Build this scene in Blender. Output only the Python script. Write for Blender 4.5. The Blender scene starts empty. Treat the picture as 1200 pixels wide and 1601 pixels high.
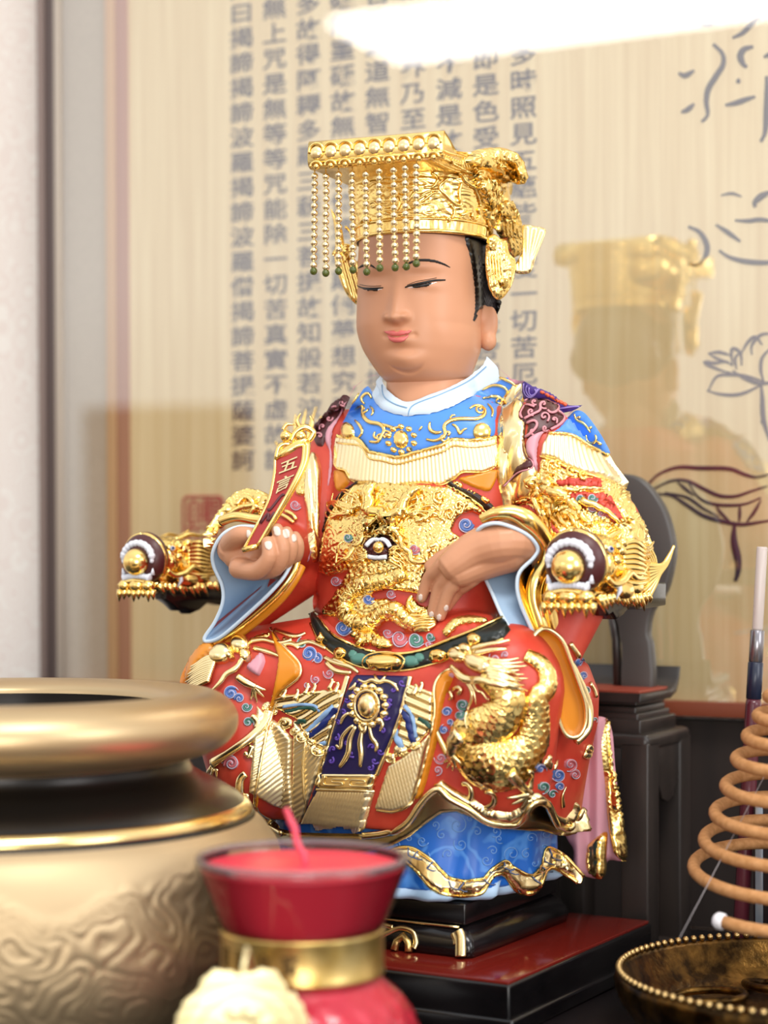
import bpy, bmesh, math, random
import numpy as np
from mathutils import Vector, Matrix, noise
from mathutils.bvhtree import BVHTree
from mathutils.geometry import delaunay_2d_cdt
random.seed(7)
U = 0.0004                       # one working unit = 0.4 mm
F = 3000.0                       # focal length and statue distance in units
HZ = 865.0
sc = bpy.context.scene
# ---------------------------------------------------------------- camera
cam = bpy.data.cameras.new('camera'); co = bpy.data.objects.new('camera', cam)
sc.collection.objects.link(co); sc.camera = co
cam.sensor_fit = 'VERTICAL'; cam.sensor_height = 36.0; cam.sensor_width = 27.0
cam.lens = F/1601*36.0
cam.shift_y = (HZ-800.5)/1601.0
cam.clip_start = 0.01
co.location = (0, -F*U, 0); co.rotation_euler = (math.pi/2, 0, 0)
cam.dof.use_dof = True; cam.dof.focus_distance = (F-110)*U; cam.dof.aperture_fstop = 4.0
# ---------------------------------------------------------------- world + exposure
def rgb(h):
    h = h.lstrip('#'); c = [int(h[i:i+2], 16)/255 for i in (0, 2, 4)]
    return tuple((x/12.92 if x <= .04045 else ((x+.055)/1.055)**2.4) for x in c)+(1,)
w = bpy.data.worlds.new('world'); sc.world = w; w.use_nodes = True
nt = w.node_tree; nt.nodes.clear()
wo = nt.nodes.new('ShaderNodeOutputWorld'); bg = nt.nodes.new('ShaderNodeBackground')
tc = nt.nodes.new('ShaderNodeTexCoord'); sx = nt.nodes.new('ShaderNodeSeparateXYZ'); rp = nt.nodes.new('ShaderNodeValToRGB')
mp = nt.nodes.new('ShaderNodeMath'); mp.operation = 'MULTIPLY_ADD'; mp.inputs[1].default_value = .5; mp.inputs[2].default_value = .5
nt.links.new(tc.outputs['Generated'], sx.inputs[0]); nt.links.new(sx.outputs['Z'], mp.inputs[0]); nt.links.new(mp.outputs[0], rp.inputs[0])
e = rp.color_ramp.elements
e[0].position = 0.0; e[0].color = (.20, .13, .09, 1)
e[1].position = 1.0; e[1].color = (.95, .97, 1.0, 1)
for p, c in ((.38, (.42, .31, .23, 1)), (.47, (.55, .47, .40, 1)), (.56, (.92, .90, .88, 1)), (.75, (.72, .73, .76, 1))):
    k = e.new(p); k.color = c
nt.links.new(rp.outputs[0], bg.inputs[0]); bg.inputs[1].default_value = 0.80
nt.links.new(bg.outputs[0], wo.inputs[0])
sc.view_settings.view_transform = 'Standard'; sc.view_settings.look = 'None'
sc.view_settings.gamma = 1; sc.view_settings.exposure = 0.70; sc.view_settings.use_curve_mapping = False
sc.cycles.max_bounces = 6; sc.cycles.glossy_bounces = 4; sc.cycles.transmission_bounces = 6; sc.cycles.transparent_max_bounces = 8
sc.cycles.sample_clamp_indirect = 4; sc.cycles.caustics_reflective = False; sc.cycles.caustics_refractive = False
def area(name, loc, target, sx_, sy_, power, col=(1, 1, 1)):
    l = bpy.data.lights.new(name, 'AREA'); l.shape = 'RECTANGLE'; l.size = sx_; l.size_y = sy_; l.energy = power; l.color = col
    o = bpy.data.objects.new(name, l); sc.collection.objects.link(o); o.location = loc
    o.rotation_euler = (Vector(target)-Vector(loc)).to_track_quat('-Z', 'Y').to_euler()
    return o
area('ceiling_lamp', (.35, -1.3, 1.7), (0, 0, .1), .9, .5, 15, (1, .97, .92))
area('front_fill', (.1, -2.9, .05), (0, 0, -.1), 1.2, .9, 16, (1, .98, .95))  # added fill behind the camera, brightens the low fronts
area('side_fill', (1.6, -1.5, .7), (0, 0, 0), .8, 1.0, 9, (.97, .98, 1))  # added side area light, set clear of the glass reflection
# ---------------------------------------------------------------- basis of the altar wall
PSI = math.radians(25.5); ALP = math.radians(.5)
R_ = Vector((math.cos(PSI), -math.sin(PSI), 0))
M_ = Vector((math.sin(PSI)*math.cos(ALP), math.cos(PSI)*math.cos(ALP), math.sin(ALP)))
T_ = Vector((-math.sin(PSI)*math.sin(ALP), -math.cos(PSI)*math.sin(ALP), math.cos(ALP)))
CP = M_.dot(Vector((50, 0, 300)))+540
P0 = M_*CP
CAMP = Vector((0, -F, 0))
def W(px, py, Y=0.0):
    return Vector(((px-600)*(F+Y)/F, Y, (HZ-py)*(F+Y)/F))
def ray(px, py):
    return Vector(((px-600)/F, 1, (HZ-py)/F))
def panel_uv(px, py, n=0.0):      # where a sight line meets the panel plane: (u along, z up)
    d = ray(px, py); t = (CP-n-CAMP.dot(M_))/d.dot(M_); p = CAMP+d*t-P0
    return p.dot(R_), p.dot(T_)
def PP(u, z, n=0.0):
    return P0+R_*u+T_*z-M_*n
# ---------------------------------------------------------------- helpers
COL = sc.collection
ORG = {}
MATS = {}
def mat(name, col, rough=.5, metal=0.0, **k):
    if name in MATS: return MATS[name]
    m = bpy.data.materials.new(name); m.use_nodes = True
    b = m.node_tree.nodes['Principled BSDF']
    b.inputs['Base Color'].default_value = rgb(col) if isinstance(col, str) else tuple(col)+(1,)
    b.inputs['Roughness'].default_value = rough; b.inputs['Metallic'].default_value = metal
    for kk, v in k.items():
        b.inputs[kk.replace('_', ' ').replace('Coat R', 'Coat R')].default_value = v
    MATS[name] = m
    return m
def noisy(m, c1, c2, scale=(1, 1, 1), ns=5.0, detail=4, lo=.35, hi=.65, bump=0.0, bscale=None):
    nt = m.node_tree; b = nt.nodes['Principled BSDF']
    t = nt.nodes.new('ShaderNodeTexCoord'); mpn = nt.nodes.new('ShaderNodeMapping'); n = nt.nodes.new('ShaderNodeTexNoise'); r = nt.nodes.new('ShaderNodeValToRGB')
    nt.links.new(t.outputs['Object'], mpn.inputs[0]); mpn.inputs['Scale'].default_value = scale
    nt.links.new(mpn.outputs[0], n.inputs[0]); n.inputs['Scale'].default_value = ns; n.inputs['Detail'].default_value = detail
    r.color_ramp.elements[0].position = lo; r.color_ramp.elements[1].position = hi
    r.color_ramp.elements[0].color = rgb(c1); r.color_ramp.elements[1].color = rgb(c2)
    nt.links.new(n.outputs[0], r.inputs[0]); nt.links.new(r.outputs[0], b.inputs['Base Color'])
    if bump:
        n2 = nt.nodes.new('ShaderNodeTexNoise'); n2.inputs['Scale'].default_value = bscale or ns*3; n2.inputs['Detail'].default_value = 3
        nt.links.new(mpn.outputs[0], n2.inputs[0])
        bp = nt.nodes.new('ShaderNodeBump'); bp.inputs['Strength'].default_value = bump; bp.inputs['Distance'].default_value = .001
        nt.links.new(n2.outputs[0], bp.inputs['Height']); nt.links.new(bp.outputs[0], b.inputs['Normal'])
    return m
def props(o, label=None, cat=None, group=None, kind=None):
    if label: o['label'] = label
    if cat: o['category'] = cat
    if group: o['group'] = group
    if kind: o['kind'] = kind
    return o
def root(name, label, cat, loc, group=None):
    o = bpy.data.objects.new(name, None); COL.objects.link(o)
    loc = Vector(loc); o.location = loc*U; o.empty_display_size = .01
    ORG[o.name] = loc
    return props(o, label, cat, group)
class MB:
    def __init__(s): s.v = []; s.f = []
    def add(s, v, f):
        k = len(s.v); s.v.extend(v); s.f.extend(tuple(i+k for i in q) for q in f); return s
    def box(s, c, h, rot=None):
        v = [Vector((x*h[0], y*h[1], z*h[2])) for x in (-1, 1) for y in (-1, 1) for z in (-1, 1)]
        if rot: v = [rot@p for p in v]
        c = Vector(c)
        return s.add([p+c for p in v], [(0, 1, 3, 2), (4, 6, 7, 5), (0, 4, 5, 1), (2, 3, 7, 6), (0, 2, 6, 4), (1, 5, 7, 3)])
    def rbox(s, c, ax, h, b=4.0, n=3):      # bevelled box with axis vectors
        bm = bmesh.new(); bmesh.ops.create_cube(bm, size=2)
        for v in bm.verts: v.co = Vector((v.co.x*h[0], v.co.y*h[1], v.co.z*h[2]))
        if b > 0: bmesh.ops.bevel(bm, geom=bm.edges[:], offset=b, segments=n, profile=.5, affect='EDGES')
        bm.verts.index_update(); c = Vector(c)
        s.add([c+ax[0]*v.co.x+ax[1]*v.co.y+ax[2]*v.co.z for v in bm.verts], [tuple(v.index for v in f.verts) for f in bm.faces]); bm.free()
        return s
    def rings(s, rs, close=True, caps=True):
        k = len(s.v); n = len(rs[0])
        for r in rs: s.v.extend(Vector(p) for p in r)
        for i in range(len(rs)-1):
            for j in range(n if close else n-1):
                a = k+i*n+j; b = k+i*n+(j+1) % n
                s.f.append((a, b, b+n, a+n))
        if caps and close:
            s.f.append(tuple(k+j for j in reversed(range(n)))); s.f.append(tuple(k+(len(rs)-1)*n+j for j in range(n)))
        return s
    def tube(s, path, rad, seg=8, closed=False, flat=1.0, ref=None, scales=None):
        n = len(path); path = [Vector(p) for p in path]
        rad = rad if hasattr(rad, '__len__') else [rad]*n
        T = []
        for i in range(n):
            a = path[(i-1) % n] if closed else path[max(i-1, 0)]; b = path[(i+1) % n] if closed else path[min(i+1, n-1)]
            d = b-a; T.append(d.normalized() if d.length > 1e-9 else Vector((0, 0, 1)))
        N = None; rs = []; L = 0
        for i in range(n):
            t = T[i]
            if ref is not None:
                N = ref[i] if isinstance(ref, list) else Vector(ref)
                N = (N-t*N.dot(t))
                N = N.normalized() if N.length > 1e-6 else t.orthogonal().normalized()
            elif N is None: N = t.orthogonal().normalized()
            else:
                N = N-t*N.dot(t); N = N.normalized() if N.length > 1e-6 else t.orthogonal().normalized()
            B = t.cross(N)
            if i: L += (path[i]-path[i-1]).length
            ring = []
            for j in range(seg):
                a = 2*math.pi*j/seg; rr = rad[i]
                if scales: rr *= scales(L, a, rad[i])
                ring.append(path[i]+N*(math.cos(a)*rr*flat)+B*(math.sin(a)*rr))
            rs.append(ring)
        if closed: rs.append(rs[0]); return s.rings(rs, caps=False)
        return s.rings(rs)
    def ell(s, c, r, ax=None, nu=16, nv=12, fn=None):
        c = Vector(c); ax = ax or (Vector((1, 0, 0)), Vector((0, 1, 0)), Vector((0, 0, 1)))
        r = r if hasattr(r, '__len__') else (r, r, r)
        k = len(s.v); s.v.append(c-ax[2]*r[2])
        for i in range(1, nv):
            t = math.pi*i/nv-math.pi/2
            for j in range(nu):
                a = 2*math.pi*j/nu
                s.v.append(c+ax[0]*(r[0]*math.cos(t)*math.cos(a))+ax[1]*(r[1]*math.cos(t)*math.sin(a))+ax[2]*(r[2]*math.sin(t)))
        s.v.append(c+ax[2]*r[2]); last = len(s.v)-1
        for j in range(nu): s.f.append((k, k+1+(j+1) % nu, k+1+j)); s.f.append((last, last-nu+j, last-nu+(j+1) % nu))
        for i in range(nv-2):
            for j in range(nu):
                a = k+1+i*nu+j; b = k+1+i*nu+(j+1) % nu; s.f.append((a, b, b+nu, a+nu))
        return s
    def lathe(s, c, prof, n=64, fn=None):
        c = Vector(c); rs = []
        for r, z in prof:
            rs.append([c+Vector(((r+(fn(2*math.pi*j/n, z) if fn else 0))*math.cos(2*math.pi*j/n), (r+(fn(2*math.pi*j/n, z) if fn else 0))*math.sin(2*math.pi*j/n), z)) for j in range(n)])
        return s.rings(rs, caps=False)
    def build(s, name, m, parent=None, smooth=True, loc=None, sharp=None):
        org = ORG[parent.name] if parent is not None else (Vector(loc) if loc is not None else Vector((0, 0, 0)))
        me = bpy.data.meshes.new(name)
        A = (np.array([tuple(p) for p in s.v], dtype=np.float64)-np.array(tuple(org)))*U
        me.from_pydata(A.tolist(), [], [list(q) for q in s.f]); me.validate()
        me.polygons.foreach_set('use_smooth', [smooth]*len(me.polygons))
        bm = bmesh.new(); bm.from_mesh(me); bmesh.ops.recalc_face_normals(bm, faces=bm.faces[:]); bm.to_mesh(me); bm.free()
        if sharp and smooth:
            me.set_sharp_from_angle(angle=math.radians(sharp))
        me.materials.append(m)
        o = bpy.data.objects.new(name, me); COL.objects.link(o)
        if parent is not None: o.parent = parent
        else: o.location = org*U
        ORG[o.name] = org
        return o
def builds(mb, name, m, parent=None, gap=6.0, **k):
    """one object per separate piece: loose pieces nearer than gap stay together"""
    n = len(mb.v); par = list(range(n))
    def fd(i):
        while par[i] != i: par[i] = par[par[i]]; i = par[i]
        return i
    for f in mb.f:
        a = fd(f[0])
        for i in f[1:]:
            b = fd(i)
            if a != b: par[b] = a
    comp = {}
    for i in range(n): comp.setdefault(fd(i), []).append(i)
    V = np.array([tuple(p) for p in mb.v]); cs = [np.array(c) for c in comp.values()]
    sub = [V[c[::max(1, len(c)//60)]] for c in cs]; box = [(V[c].min(0)-gap, V[c].max(0)+gap) for c in cs]; g = list(range(len(cs)))
    def fg(i):
        while g[i] != i: i = g[i]
        return i
    for i in range(len(cs)):
        for j in range(i+1, len(cs)):
            if fg(i) == fg(j): continue
            if (box[i][0] > box[j][1]-gap).any() or (box[j][0] > box[i][1]-gap).any(): continue
            if np.sqrt(((sub[i][:, None]-sub[j][None])**2).sum(2)).min() < gap*1.6: g[fg(j)] = fg(i)
    gr = {}
    for i, c in enumerate(cs): gr.setdefault(fg(i), []).append(c)
    if len(gr) == 1: return mb.build(name, m, parent, **k)
    own = np.empty(n, int); loc = np.empty(n, int); parts = []
    for q_, (kk, cl) in enumerate(gr.items()):
        idx = np.sort(np.concatenate(cl)); own[idx] = q_; loc[idx] = np.arange(len(idx)); t = MB(); t.v = [mb.v[i] for i in idx]; parts.append(t)
    for f in mb.f: parts[own[f[0]]].f.append(tuple(int(loc[i]) for i in f))
    out = [t.build(name, m, parent, **k) for t in parts if t.f]
    return out[0]
def crs(pts, n=8, closed=False):
    pts = [tuple(p) for p in pts]; m = len(pts); out = []
    rng = range(m if closed else m-1)
    for i in rng:
        g = lambda k: np.array(pts[k % m] if closed else pts[min(max(k, 0), m-1)], float)
        p0, p1, p2, p3 = g(i-1), g(i), g(i+1), g(i+2)
        for q in range(n):
            t = q/n; out.append(.5*((2*p1)+(-p0+p2)*t+(2*p0-5*p1+4*p2-p3)*t*t+(-p0+3*p1-3*p2+p3)*t**3))
    if not closed: out.append(np.array(pts[-1], float))
    return out
def resample(path, step):
    P = [np.array(p, float) for p in path]; out = [P[0]]; acc = 0
    for a, b in zip(P, P[1:]):
        L = np.linalg.norm(b-a)
        if L < 1e-9: continue
        d = step-acc
        while d <= L: out.append(a+(b-a)*d/L); d += step
        acc = (acc+L) % step if True else 0
        acc = L-(d-step)
    if np.linalg.norm(out[-1]-P[-1]) > step*.3: out.append(P[-1])
    return out
# ---------------------------------------------------------------- text glyphs (built-in typeface), cached meshes
GL = {}
def glyph(ch):
    if ch in GL: return GL[ch]
    cu = bpy.data.curves.new('glyph', 'FONT'); cu.body = ch; cu.size = 1; cu.align_x = 'CENTER'; cu.resolution_u = 3; cu.extrude = .02; cu.offset = .012
    o = bpy.data.objects.new('glyph', cu); COL.objects.link(o); bpy.context.view_layer.update()
    me = o.evaluated_get(bpy.context.evaluated_depsgraph_get()).to_mesh()
    v = [v.co.copy() for v in me.vertices]; f = [tuple(p.vertices) for p in me.polygons]
    if v:
        x0 = min(p.x for p in v); x1 = max(p.x for p in v); y0 = min(p.y for p in v); y1 = max(p.y for p in v)
        cx = 0 if ord(ch) > 0x2000 else (x0+x1)/2; cy = .36 if ord(ch) > 0x2000 else (y0+y1)/2
        v = [Vector((p.x-cx, p.y-cy, p.z)) for p in v]
    bpy.data.objects.remove(o); bpy.data.curves.remove(cu)
    GL[ch] = (v, f); return GL[ch]
# ---------------------------------------------------------------- materials
def thin_glass(name, tint, refl=.12):
    m = bpy.data.materials.new(name); m.use_nodes = True; nt = m.node_tree; nt.nodes.clear()
    o = nt.nodes.new('ShaderNodeOutputMaterial'); mx = nt.nodes.new('ShaderNodeMixShader'); tr = nt.nodes.new('ShaderNodeBsdfTransparent'); gl = nt.nodes.new('ShaderNodeBsdfGlossy'); fr = nt.nodes.new('ShaderNodeFresnel')
    fr.inputs[0].default_value = 1.45; tr.inputs[0].default_value = rgb(tint); gl.inputs['Roughness'].default_value = .05
    nt.links.new(fr.outputs[0], mx.inputs[0]); nt.links.new(tr.outputs[0], mx.inputs[1]); nt.links.new(gl.outputs[0], mx.inputs[2]); nt.links.new(mx.outputs[0], o.inputs[0]); MATS[name] = m; return m
GOLD = mat('gold_leaf', (1.0, .72, .25), .20, 1.0)
PALE = mat('pale_gold', (1.0, .81, .43), .25, 1.0)
FRG = mat('fringe_gold', (1.0, .84, .50), .38, .9)
GOLDS = mat('satin_gold', (.86, .60, .22), .34, 1.0)
RED = noisy(mat('red_lacquer_robe', '#CF4430', .42), '#C63A28', '#D24A34', ns=60)
DRED = mat('dark_red', '#5A1A1A', .35)
ORANGE = mat('orange_lining', '#E08A1E', .32)
BLUE = mat('blue_enamel', '#5190E8', .35)
SKY = mat('pale_blue_lining', '#A9C4DE', .5)
ICE = mat('ice_blue_collar', '#CFE0EE', .45)
SKIN = mat('painted_skin', '#DDA583', .42, Subsurface_Weight=.12) if False else mat('painted_skin', '#CB926F', .38)
SKIN.node_tree.nodes['Principled BSDF'].inputs['Specular IOR Level'].default_value = .35
BLACK = mat('black_hair', '#0B0A0C', .30)
PINK = mat('pink_lining', '#D89AA6', .42)
MAROON = mat('maroon_paint', '#4A1B1C', .4)
NAVY = mat('navy_paint', '#1D1548', .4)
WHITE = mat('white_paint', '#EEF0F4', .35)
GREEN = mat('green_paint', '#4F8072', .4)
BLUEG = mat('cloud_blue', '#5673B0', .4)
ROSE = mat('cloud_rose', '#C4686E', .4)
PURPLE = mat('purple_paint', '#5C3F9C', .4)
INK = mat('black_lacquer', '#0C0B0C', .22)
# ================================================================ SETTING
ub = lambda px, n=0: panel_uv(px, HZ, n)[0]
wallm = mat('cream_wallpaper', '#E6DED8', .8)
nt = wallm.node_tree; b = nt.nodes['Principled BSDF']
t = nt.nodes.new('ShaderNodeTexCoord'); vo = nt.nodes.new('ShaderNodeTexVoronoi'); vo.inputs['Scale'].default_value = 42
mu = nt.nodes.new('ShaderNodeMath'); mu.operation = 'MULTIPLY'; mu.inputs[1].default_value = 26
sn = nt.nodes.new('ShaderNodeMath'); sn.operation = 'SINE'
cr = nt.nodes.new('ShaderNodeValToRGB'); cr.color_ramp.elements[0].position = .1; cr.color_ramp.elements[1].position = .8
cr.color_ramp.elements[0].color = rgb('#E6DBD3'); cr.color_ramp.elements[1].color = rgb('#EDE8E0')
nt.links.new(t.outputs['Object'], vo.inputs[0]); nt.links.new(vo.outputs['Distance'], mu.inputs[0]); nt.links.new(mu.outputs[0], sn.inputs[0])
nt.links.new(sn.outputs[0], cr.inputs[0]); nt.links.new(cr.outputs[0], b.inputs['Base Color'])
RV = Vector((math.cos(PSI), -math.sin(PSI), 0)); MV = Vector((math.sin(PSI), math.cos(PSI), 0)); ZV = Vector((0, 0, 1))
AX = (RV, MV, ZV)                                   # altar axes: right, away, up
wd = MV.dot(Vector((50, 0, 300)))+600
TABZ = -660.0; ZB0 = panel_uv(1110, 1096)[1]-30
m = MB(); m.rbox(RV*-200+MV*(wd+20)+ZV*200, AX, (2800, 20, 2400), 0); props(m.build('wall_back', wallm, smooth=False), kind='structure')
bk = MB(); bk.rbox(MV*(wd-22)+ZV*((ZB0+TABZ)/2)+RV*250, AX, (1100, 18, (ZB0-TABZ)/2), 2); props(bk.build('trim_1', noisy(mat('dark_backboard', '#2A211D', .5), '#221A17', '#352A25', scale=(1, 1, .1), ns=30), smooth=False), kind='structure')
table = MB(); table.rbox(MV*(wd-942)+ZV*(TABZ-30), AX, (2200, 900, 30), 4)
props(table.build('altar_table', noisy(mat('black_table_lacquer', '#151113', .25), '#120E10', '#1C1718', ns=20), loc=MV*(wd-942)+ZV*(TABZ-60)),
      'long black lacquered altar table under the statue and censer', 'altar table')
# --- sutra panel
pan = root('sutra_panel', 'large framed wooden panel engraved with a sutra and lotus drawing behind the statue', 'picture', PP(0, -250))
ZB, ZT = panel_uv(1110, 1096)[1], 1500
UL = [ub(x) for x in (74, 84, 99, 108, 131, 172, 187, 206)]
UR = ub(1500)
def strip(name, u0, u1, n0, n1, m_, z0=ZB, z1=ZT, par=None, b=1.5):
    q = MB(); q.rbox(PP((u0+u1)/2, (z0+z1)/2, (n0+n1)/2), (R_, M_, T_), (abs(u1-u0)/2, abs(n1-n0)/2, (z1-z0)/2), b); return q.build(name, m_, par or pan, sharp=35)
brz = mat('brown_frame', '#6E5648', .35, .3); steel = mat('grey_frame', '#6F6A6E', .3, .6)
fr = MB()
for (u0, u1, n1) in ((UL[0], UL[1], 30), (UL[1], UL[2], 22), ):
    fr.rbox(PP((u0+u1)/2, (ZB+ZT)/2, n1/2-10), (R_, M_, T_), ((u1-u0)/2, n1/2+10, (ZT-ZB)/2), 2)
frame = fr.build('frame', mat('taupe_frame', '#83726B', .35, .2), pan, sharp=35)
strip('frame_groove', UL[1]-1, UL[2]+1, 20, 23, mat('dark_groove', '#5C4F4C', .4, .3), par=frame)
strip('frame_bead', UL[2], UL[3], -10, 26, mat('champagne_strip', '#B9AD9F', .3, .4), par=frame)
strip('mat_board', UL[3], UL[5], -10, 4, noisy(mat('grey_linen', '#B5A794', .8), '#A79A87', '#BEB09C', ns=900), b=0)
strip('frame_bottom', UL[0], UR, -10, 26, mat('red_brown_rail', '#7A3A22', .4), z0=ZB-26, z1=ZB)
itr = strip('inner_trim', UL[5], UL[6], -10, 12, mat('tan_trim', '#C49A6C', .35))
strip('trim_edge', UL[6], UL[7], -10, 8, mat('rose_trim', '#A9745C', .35), par=itr)
board = MB(); board.rbox(PP((UL[7]+UR)/2, (ZB+ZT)/2, -2), (R_, M_, T_), ((UR-UL[7])/2, 6, (ZT-ZB)/2), 0)
wood = mat('pale_wood', '#DCC28C', .45)
noisy(wood, '#D9BE8A', '#E8D3A2', scale=(1, 1, .03), ns=160, detail=5, lo=.3, hi=.7)
board.build('board', wood, pan, smooth=False)
ink_shade = mat('ink_and_edge_shade', '#33222E', .6)  # ink of the sutra, also the painted shadow edges of the big characters
# sutra characters
TXT = '觀自在菩薩行深般若波羅蜜多時照見五蘊皆空度一切苦厄舍利子色不異空空不異色色即是空空即是色受想行識亦復如是舍利子是諸法空相不生不滅不垢不淨不增不減是故空中無色無受想行識無眼耳鼻舌身意無色聲香味觸法無眼界乃至無意識界無無明亦無無明盡乃至無老死亦無老死盡無苦集滅道無智亦無得以無所得故菩提薩埵依般若波羅蜜多故心無罣礙無罣礙故無有恐怖遠離顛倒夢想究竟涅槃三世諸佛依般若波羅蜜多故得阿耨多羅三藐三菩提故知般若波羅蜜多是大神咒是大明咒是無上咒是無等等咒能除一切苦真實不虛故說般若波羅蜜多咒即說咒曰揭諦揭諦波羅揭諦波羅僧揭諦菩提薩婆訶'
colpx = {9: 382, 8: 432, 7: 484, 6: 537, 5: 591, 4: 645, 3: 701, 2: 759, 1: 820}
u9, zlast = panel_uv(382, 720); u1, _ = panel_uv(820, 460)
z60 = panel_uv(381, 60)[1]; pitch = (z60-zlast)/17.0
q = MB(); ncol = 29
seq = TXT[::-1]
for i, ch in enumerate(seq):
    c = 9-i//ncol; r = i % ncol
    if r > 21: continue
    u = u9+(u1-u9)*(9-c)/8; z = zlast+pitch*r
    v, f = glyph(ch)
    q.add([PP(u+p.x*pitch*1.12, z+p.y*pitch*.88, 5.0+p.z*20) for p in v], f)
q.build('sutra_inscription', ink_shade, pan, smooth=False)
# dark strokes painting the shadow edges of embossed calligraphy; lotus drawing, traced
def stroke(mb, pts, w=4, n0=5.0):
    P = resample(crs(pts, 8), 3); L = len(P); path = []; rad = []
    for i, p in enumerate(P):
        u, z = panel_uv(p[0], p[1]); path.append(PP(u, z, n0)); tt = i/max(L-1, 1)
        rad.append(w*(.35+.65*math.sin(math.pi*min(max(tt, .08), .92))))
    mb.tube(path, rad, 8, flat=.45, ref=M_)
q = MB()
for s, w_ in (([(1062,115),(1072,119),(1086,111)], 5), ([(1116,70),(1130,85),(1131,102),(1120,120),(1108,140),(1105,160),(1107,180),(1098,191)], 5.5), ([(1066,176),(1076,172),(1086,163)], 5),
    ([(1092,36),(1104,40),(1120,38)], 4), ([(1146,60),(1162,52),(1180,34),(1192,26)], 5), ([(1178,74),(1164,78),(1158,88),(1162,100),(1168,106)], 6), ([(1152,128),(1158,127)], 5),
    ([(1135,165),(1150,162),(1168,156),(1181,152)], 5), ([(1190,222),(1197,205),(1200,160),(1199,120)], 6), ([(1150,32),(1143,30)],3), ([(1195, 90),(1206,86),(1216,92)], 5),
    ([(1077,355),(1095,364),(1106,385),(1102,405),(1090,415),(1078,412)], 5), ([(1120,352),(1136,362),(1158,378)], 4), ([(1150,345),(1170,346),(1190,344),(1215,348)], 4), ([(1182,324),(1180,318),(1190,308),(1206,300)], 6),
    ([(1125,392),(1140,402),(1165,409),(1200,411),(1230,405)], 4.5), ([(1128,306),(1145,303),(1160,308)], 2.5)):
    stroke(q, s, w_)
builds(q, 'calligraphy_edge_shade', ink_shade, pan, gap=30)
q = MB()
for s, w_ in (([(1012,760),(1030,742),(1060,731),(1095,732),(1140,733),(1165,742),(1185,746),(1215,738)], 4), ([(1020,766),(1050,752),(1075,752),(1100,764),(1125,775),(1150,776),(1175,768),(1200,760)], 3.5),
    ([(1022,772),(1050,775),(1075,790),(1100,806),(1130,815),(1160,820),(1190,816),(1215,812)], 4), ([(1040,770),(1075,778),(1100,795),(1125,808)], 3), ([(1078,756),(1090,775),(1108,786),(1135,790),(1165,788),(1190,778)], 3),
    ([(1120,789),(1126,800),(1142,816)], 3), ([(1157,790),(1157,805),(1156,816)], 3), ([(1190,782),(1180,800),(1168,816)], 3), ([(1060,754),(1085,775)], 3),
    ([(1149,818),(1148,845),(1154,875),(1154,895),(1150,908)], 7)):
    stroke(q, s, w_)
for s, w_ in (([(1108,612),(1120,590),(1140,586),(1165,588),(1196,597)], 3), ([(1106,611),(1130,617),(1160,616),(1195,600)], 3), ([(1143,583),(1130,580),(1110,572),(1102,566),(1118,568),(1135,566),(1146,572)], 3), ([(1108,553),(1125,551),(1143,556)], 3), ([(1110,554),(1124,562),(1140,566)], 2.6),
    ([(1146,570),(1144,555),(1146,545),(1158,552),(1160,572)], 3), ([(1152,578),(1150,560),(1158,552)], 2.6), ([(1146,580),(1165,592),(1190,600),(1215,596)], 3.4), ([(1160,552),(1170,535),(1182,527),(1192,540)], 3), ([(1176,555),(1176,540),(1190,524),(1210,522)], 3), ([(1195,598),(1190,580),(1192,560),(1205,545)], 3),
    ([(1190,598),(1192,620),(1194,655),(1204,690)], 4.5), ([(1190,658),(1196,662)], 4)):
    stroke(q, s, w_)
q.build('lotus_drawing', mat('lotus_ink', '#3B2336', .6), pan)
# red seal
sm = mat('seal_red', '#B0323A', .6); q = MB()
u0, z1 = panel_uv(287, 775); u1_, z0 = panel_uv(352, 862)
uc, zc, hu, hz = (u0+u1_)/2, (z0+z1)/2, (u1_-u0)/2, (z1-z0)/2
def rr(hu_, hz_, r, n=6):
    o = []
    for sx_, sz_, a0 in ((1, 1, 0), (-1, 1, 90), (-1, -1, 180), (1, -1, 270)):
        for k in range(n+1):
            a = math.radians(a0+90*k/n); o.append((sx_*(hu_-r)+r*math.cos(a), sz_*(hz_-r)+r*math.sin(a)))
    return o
o_, i_ = rr(hu, hz, 14), rr(hu-5, hz-5, 10)
q.rings([[PP(uc+a, zc+b_, 7) for a, b_ in o_], [PP(uc+a, zc+b_, 7) for a, b_ in i_]], caps=False)
q.rings([[PP(uc+a, zc+b_, 7) for a, b_ in o_], [PP(uc+a, zc+b_, 3) for a, b_ in o_]], caps=False)
for ch, a, c_ in (('自', -.42, .42), ('觀', .42, .42), ('在', .42, -.42), ('在', -.42, -.42)):
    v, f = glyph(ch); q.add([PP(uc+a*hu+p.x*hu*.95, zc+c_*hz+p.y*hz*.95, 6+p.z*20) for p in v], f)
q.build('red_seal', sm, pan, smooth=False)
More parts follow.
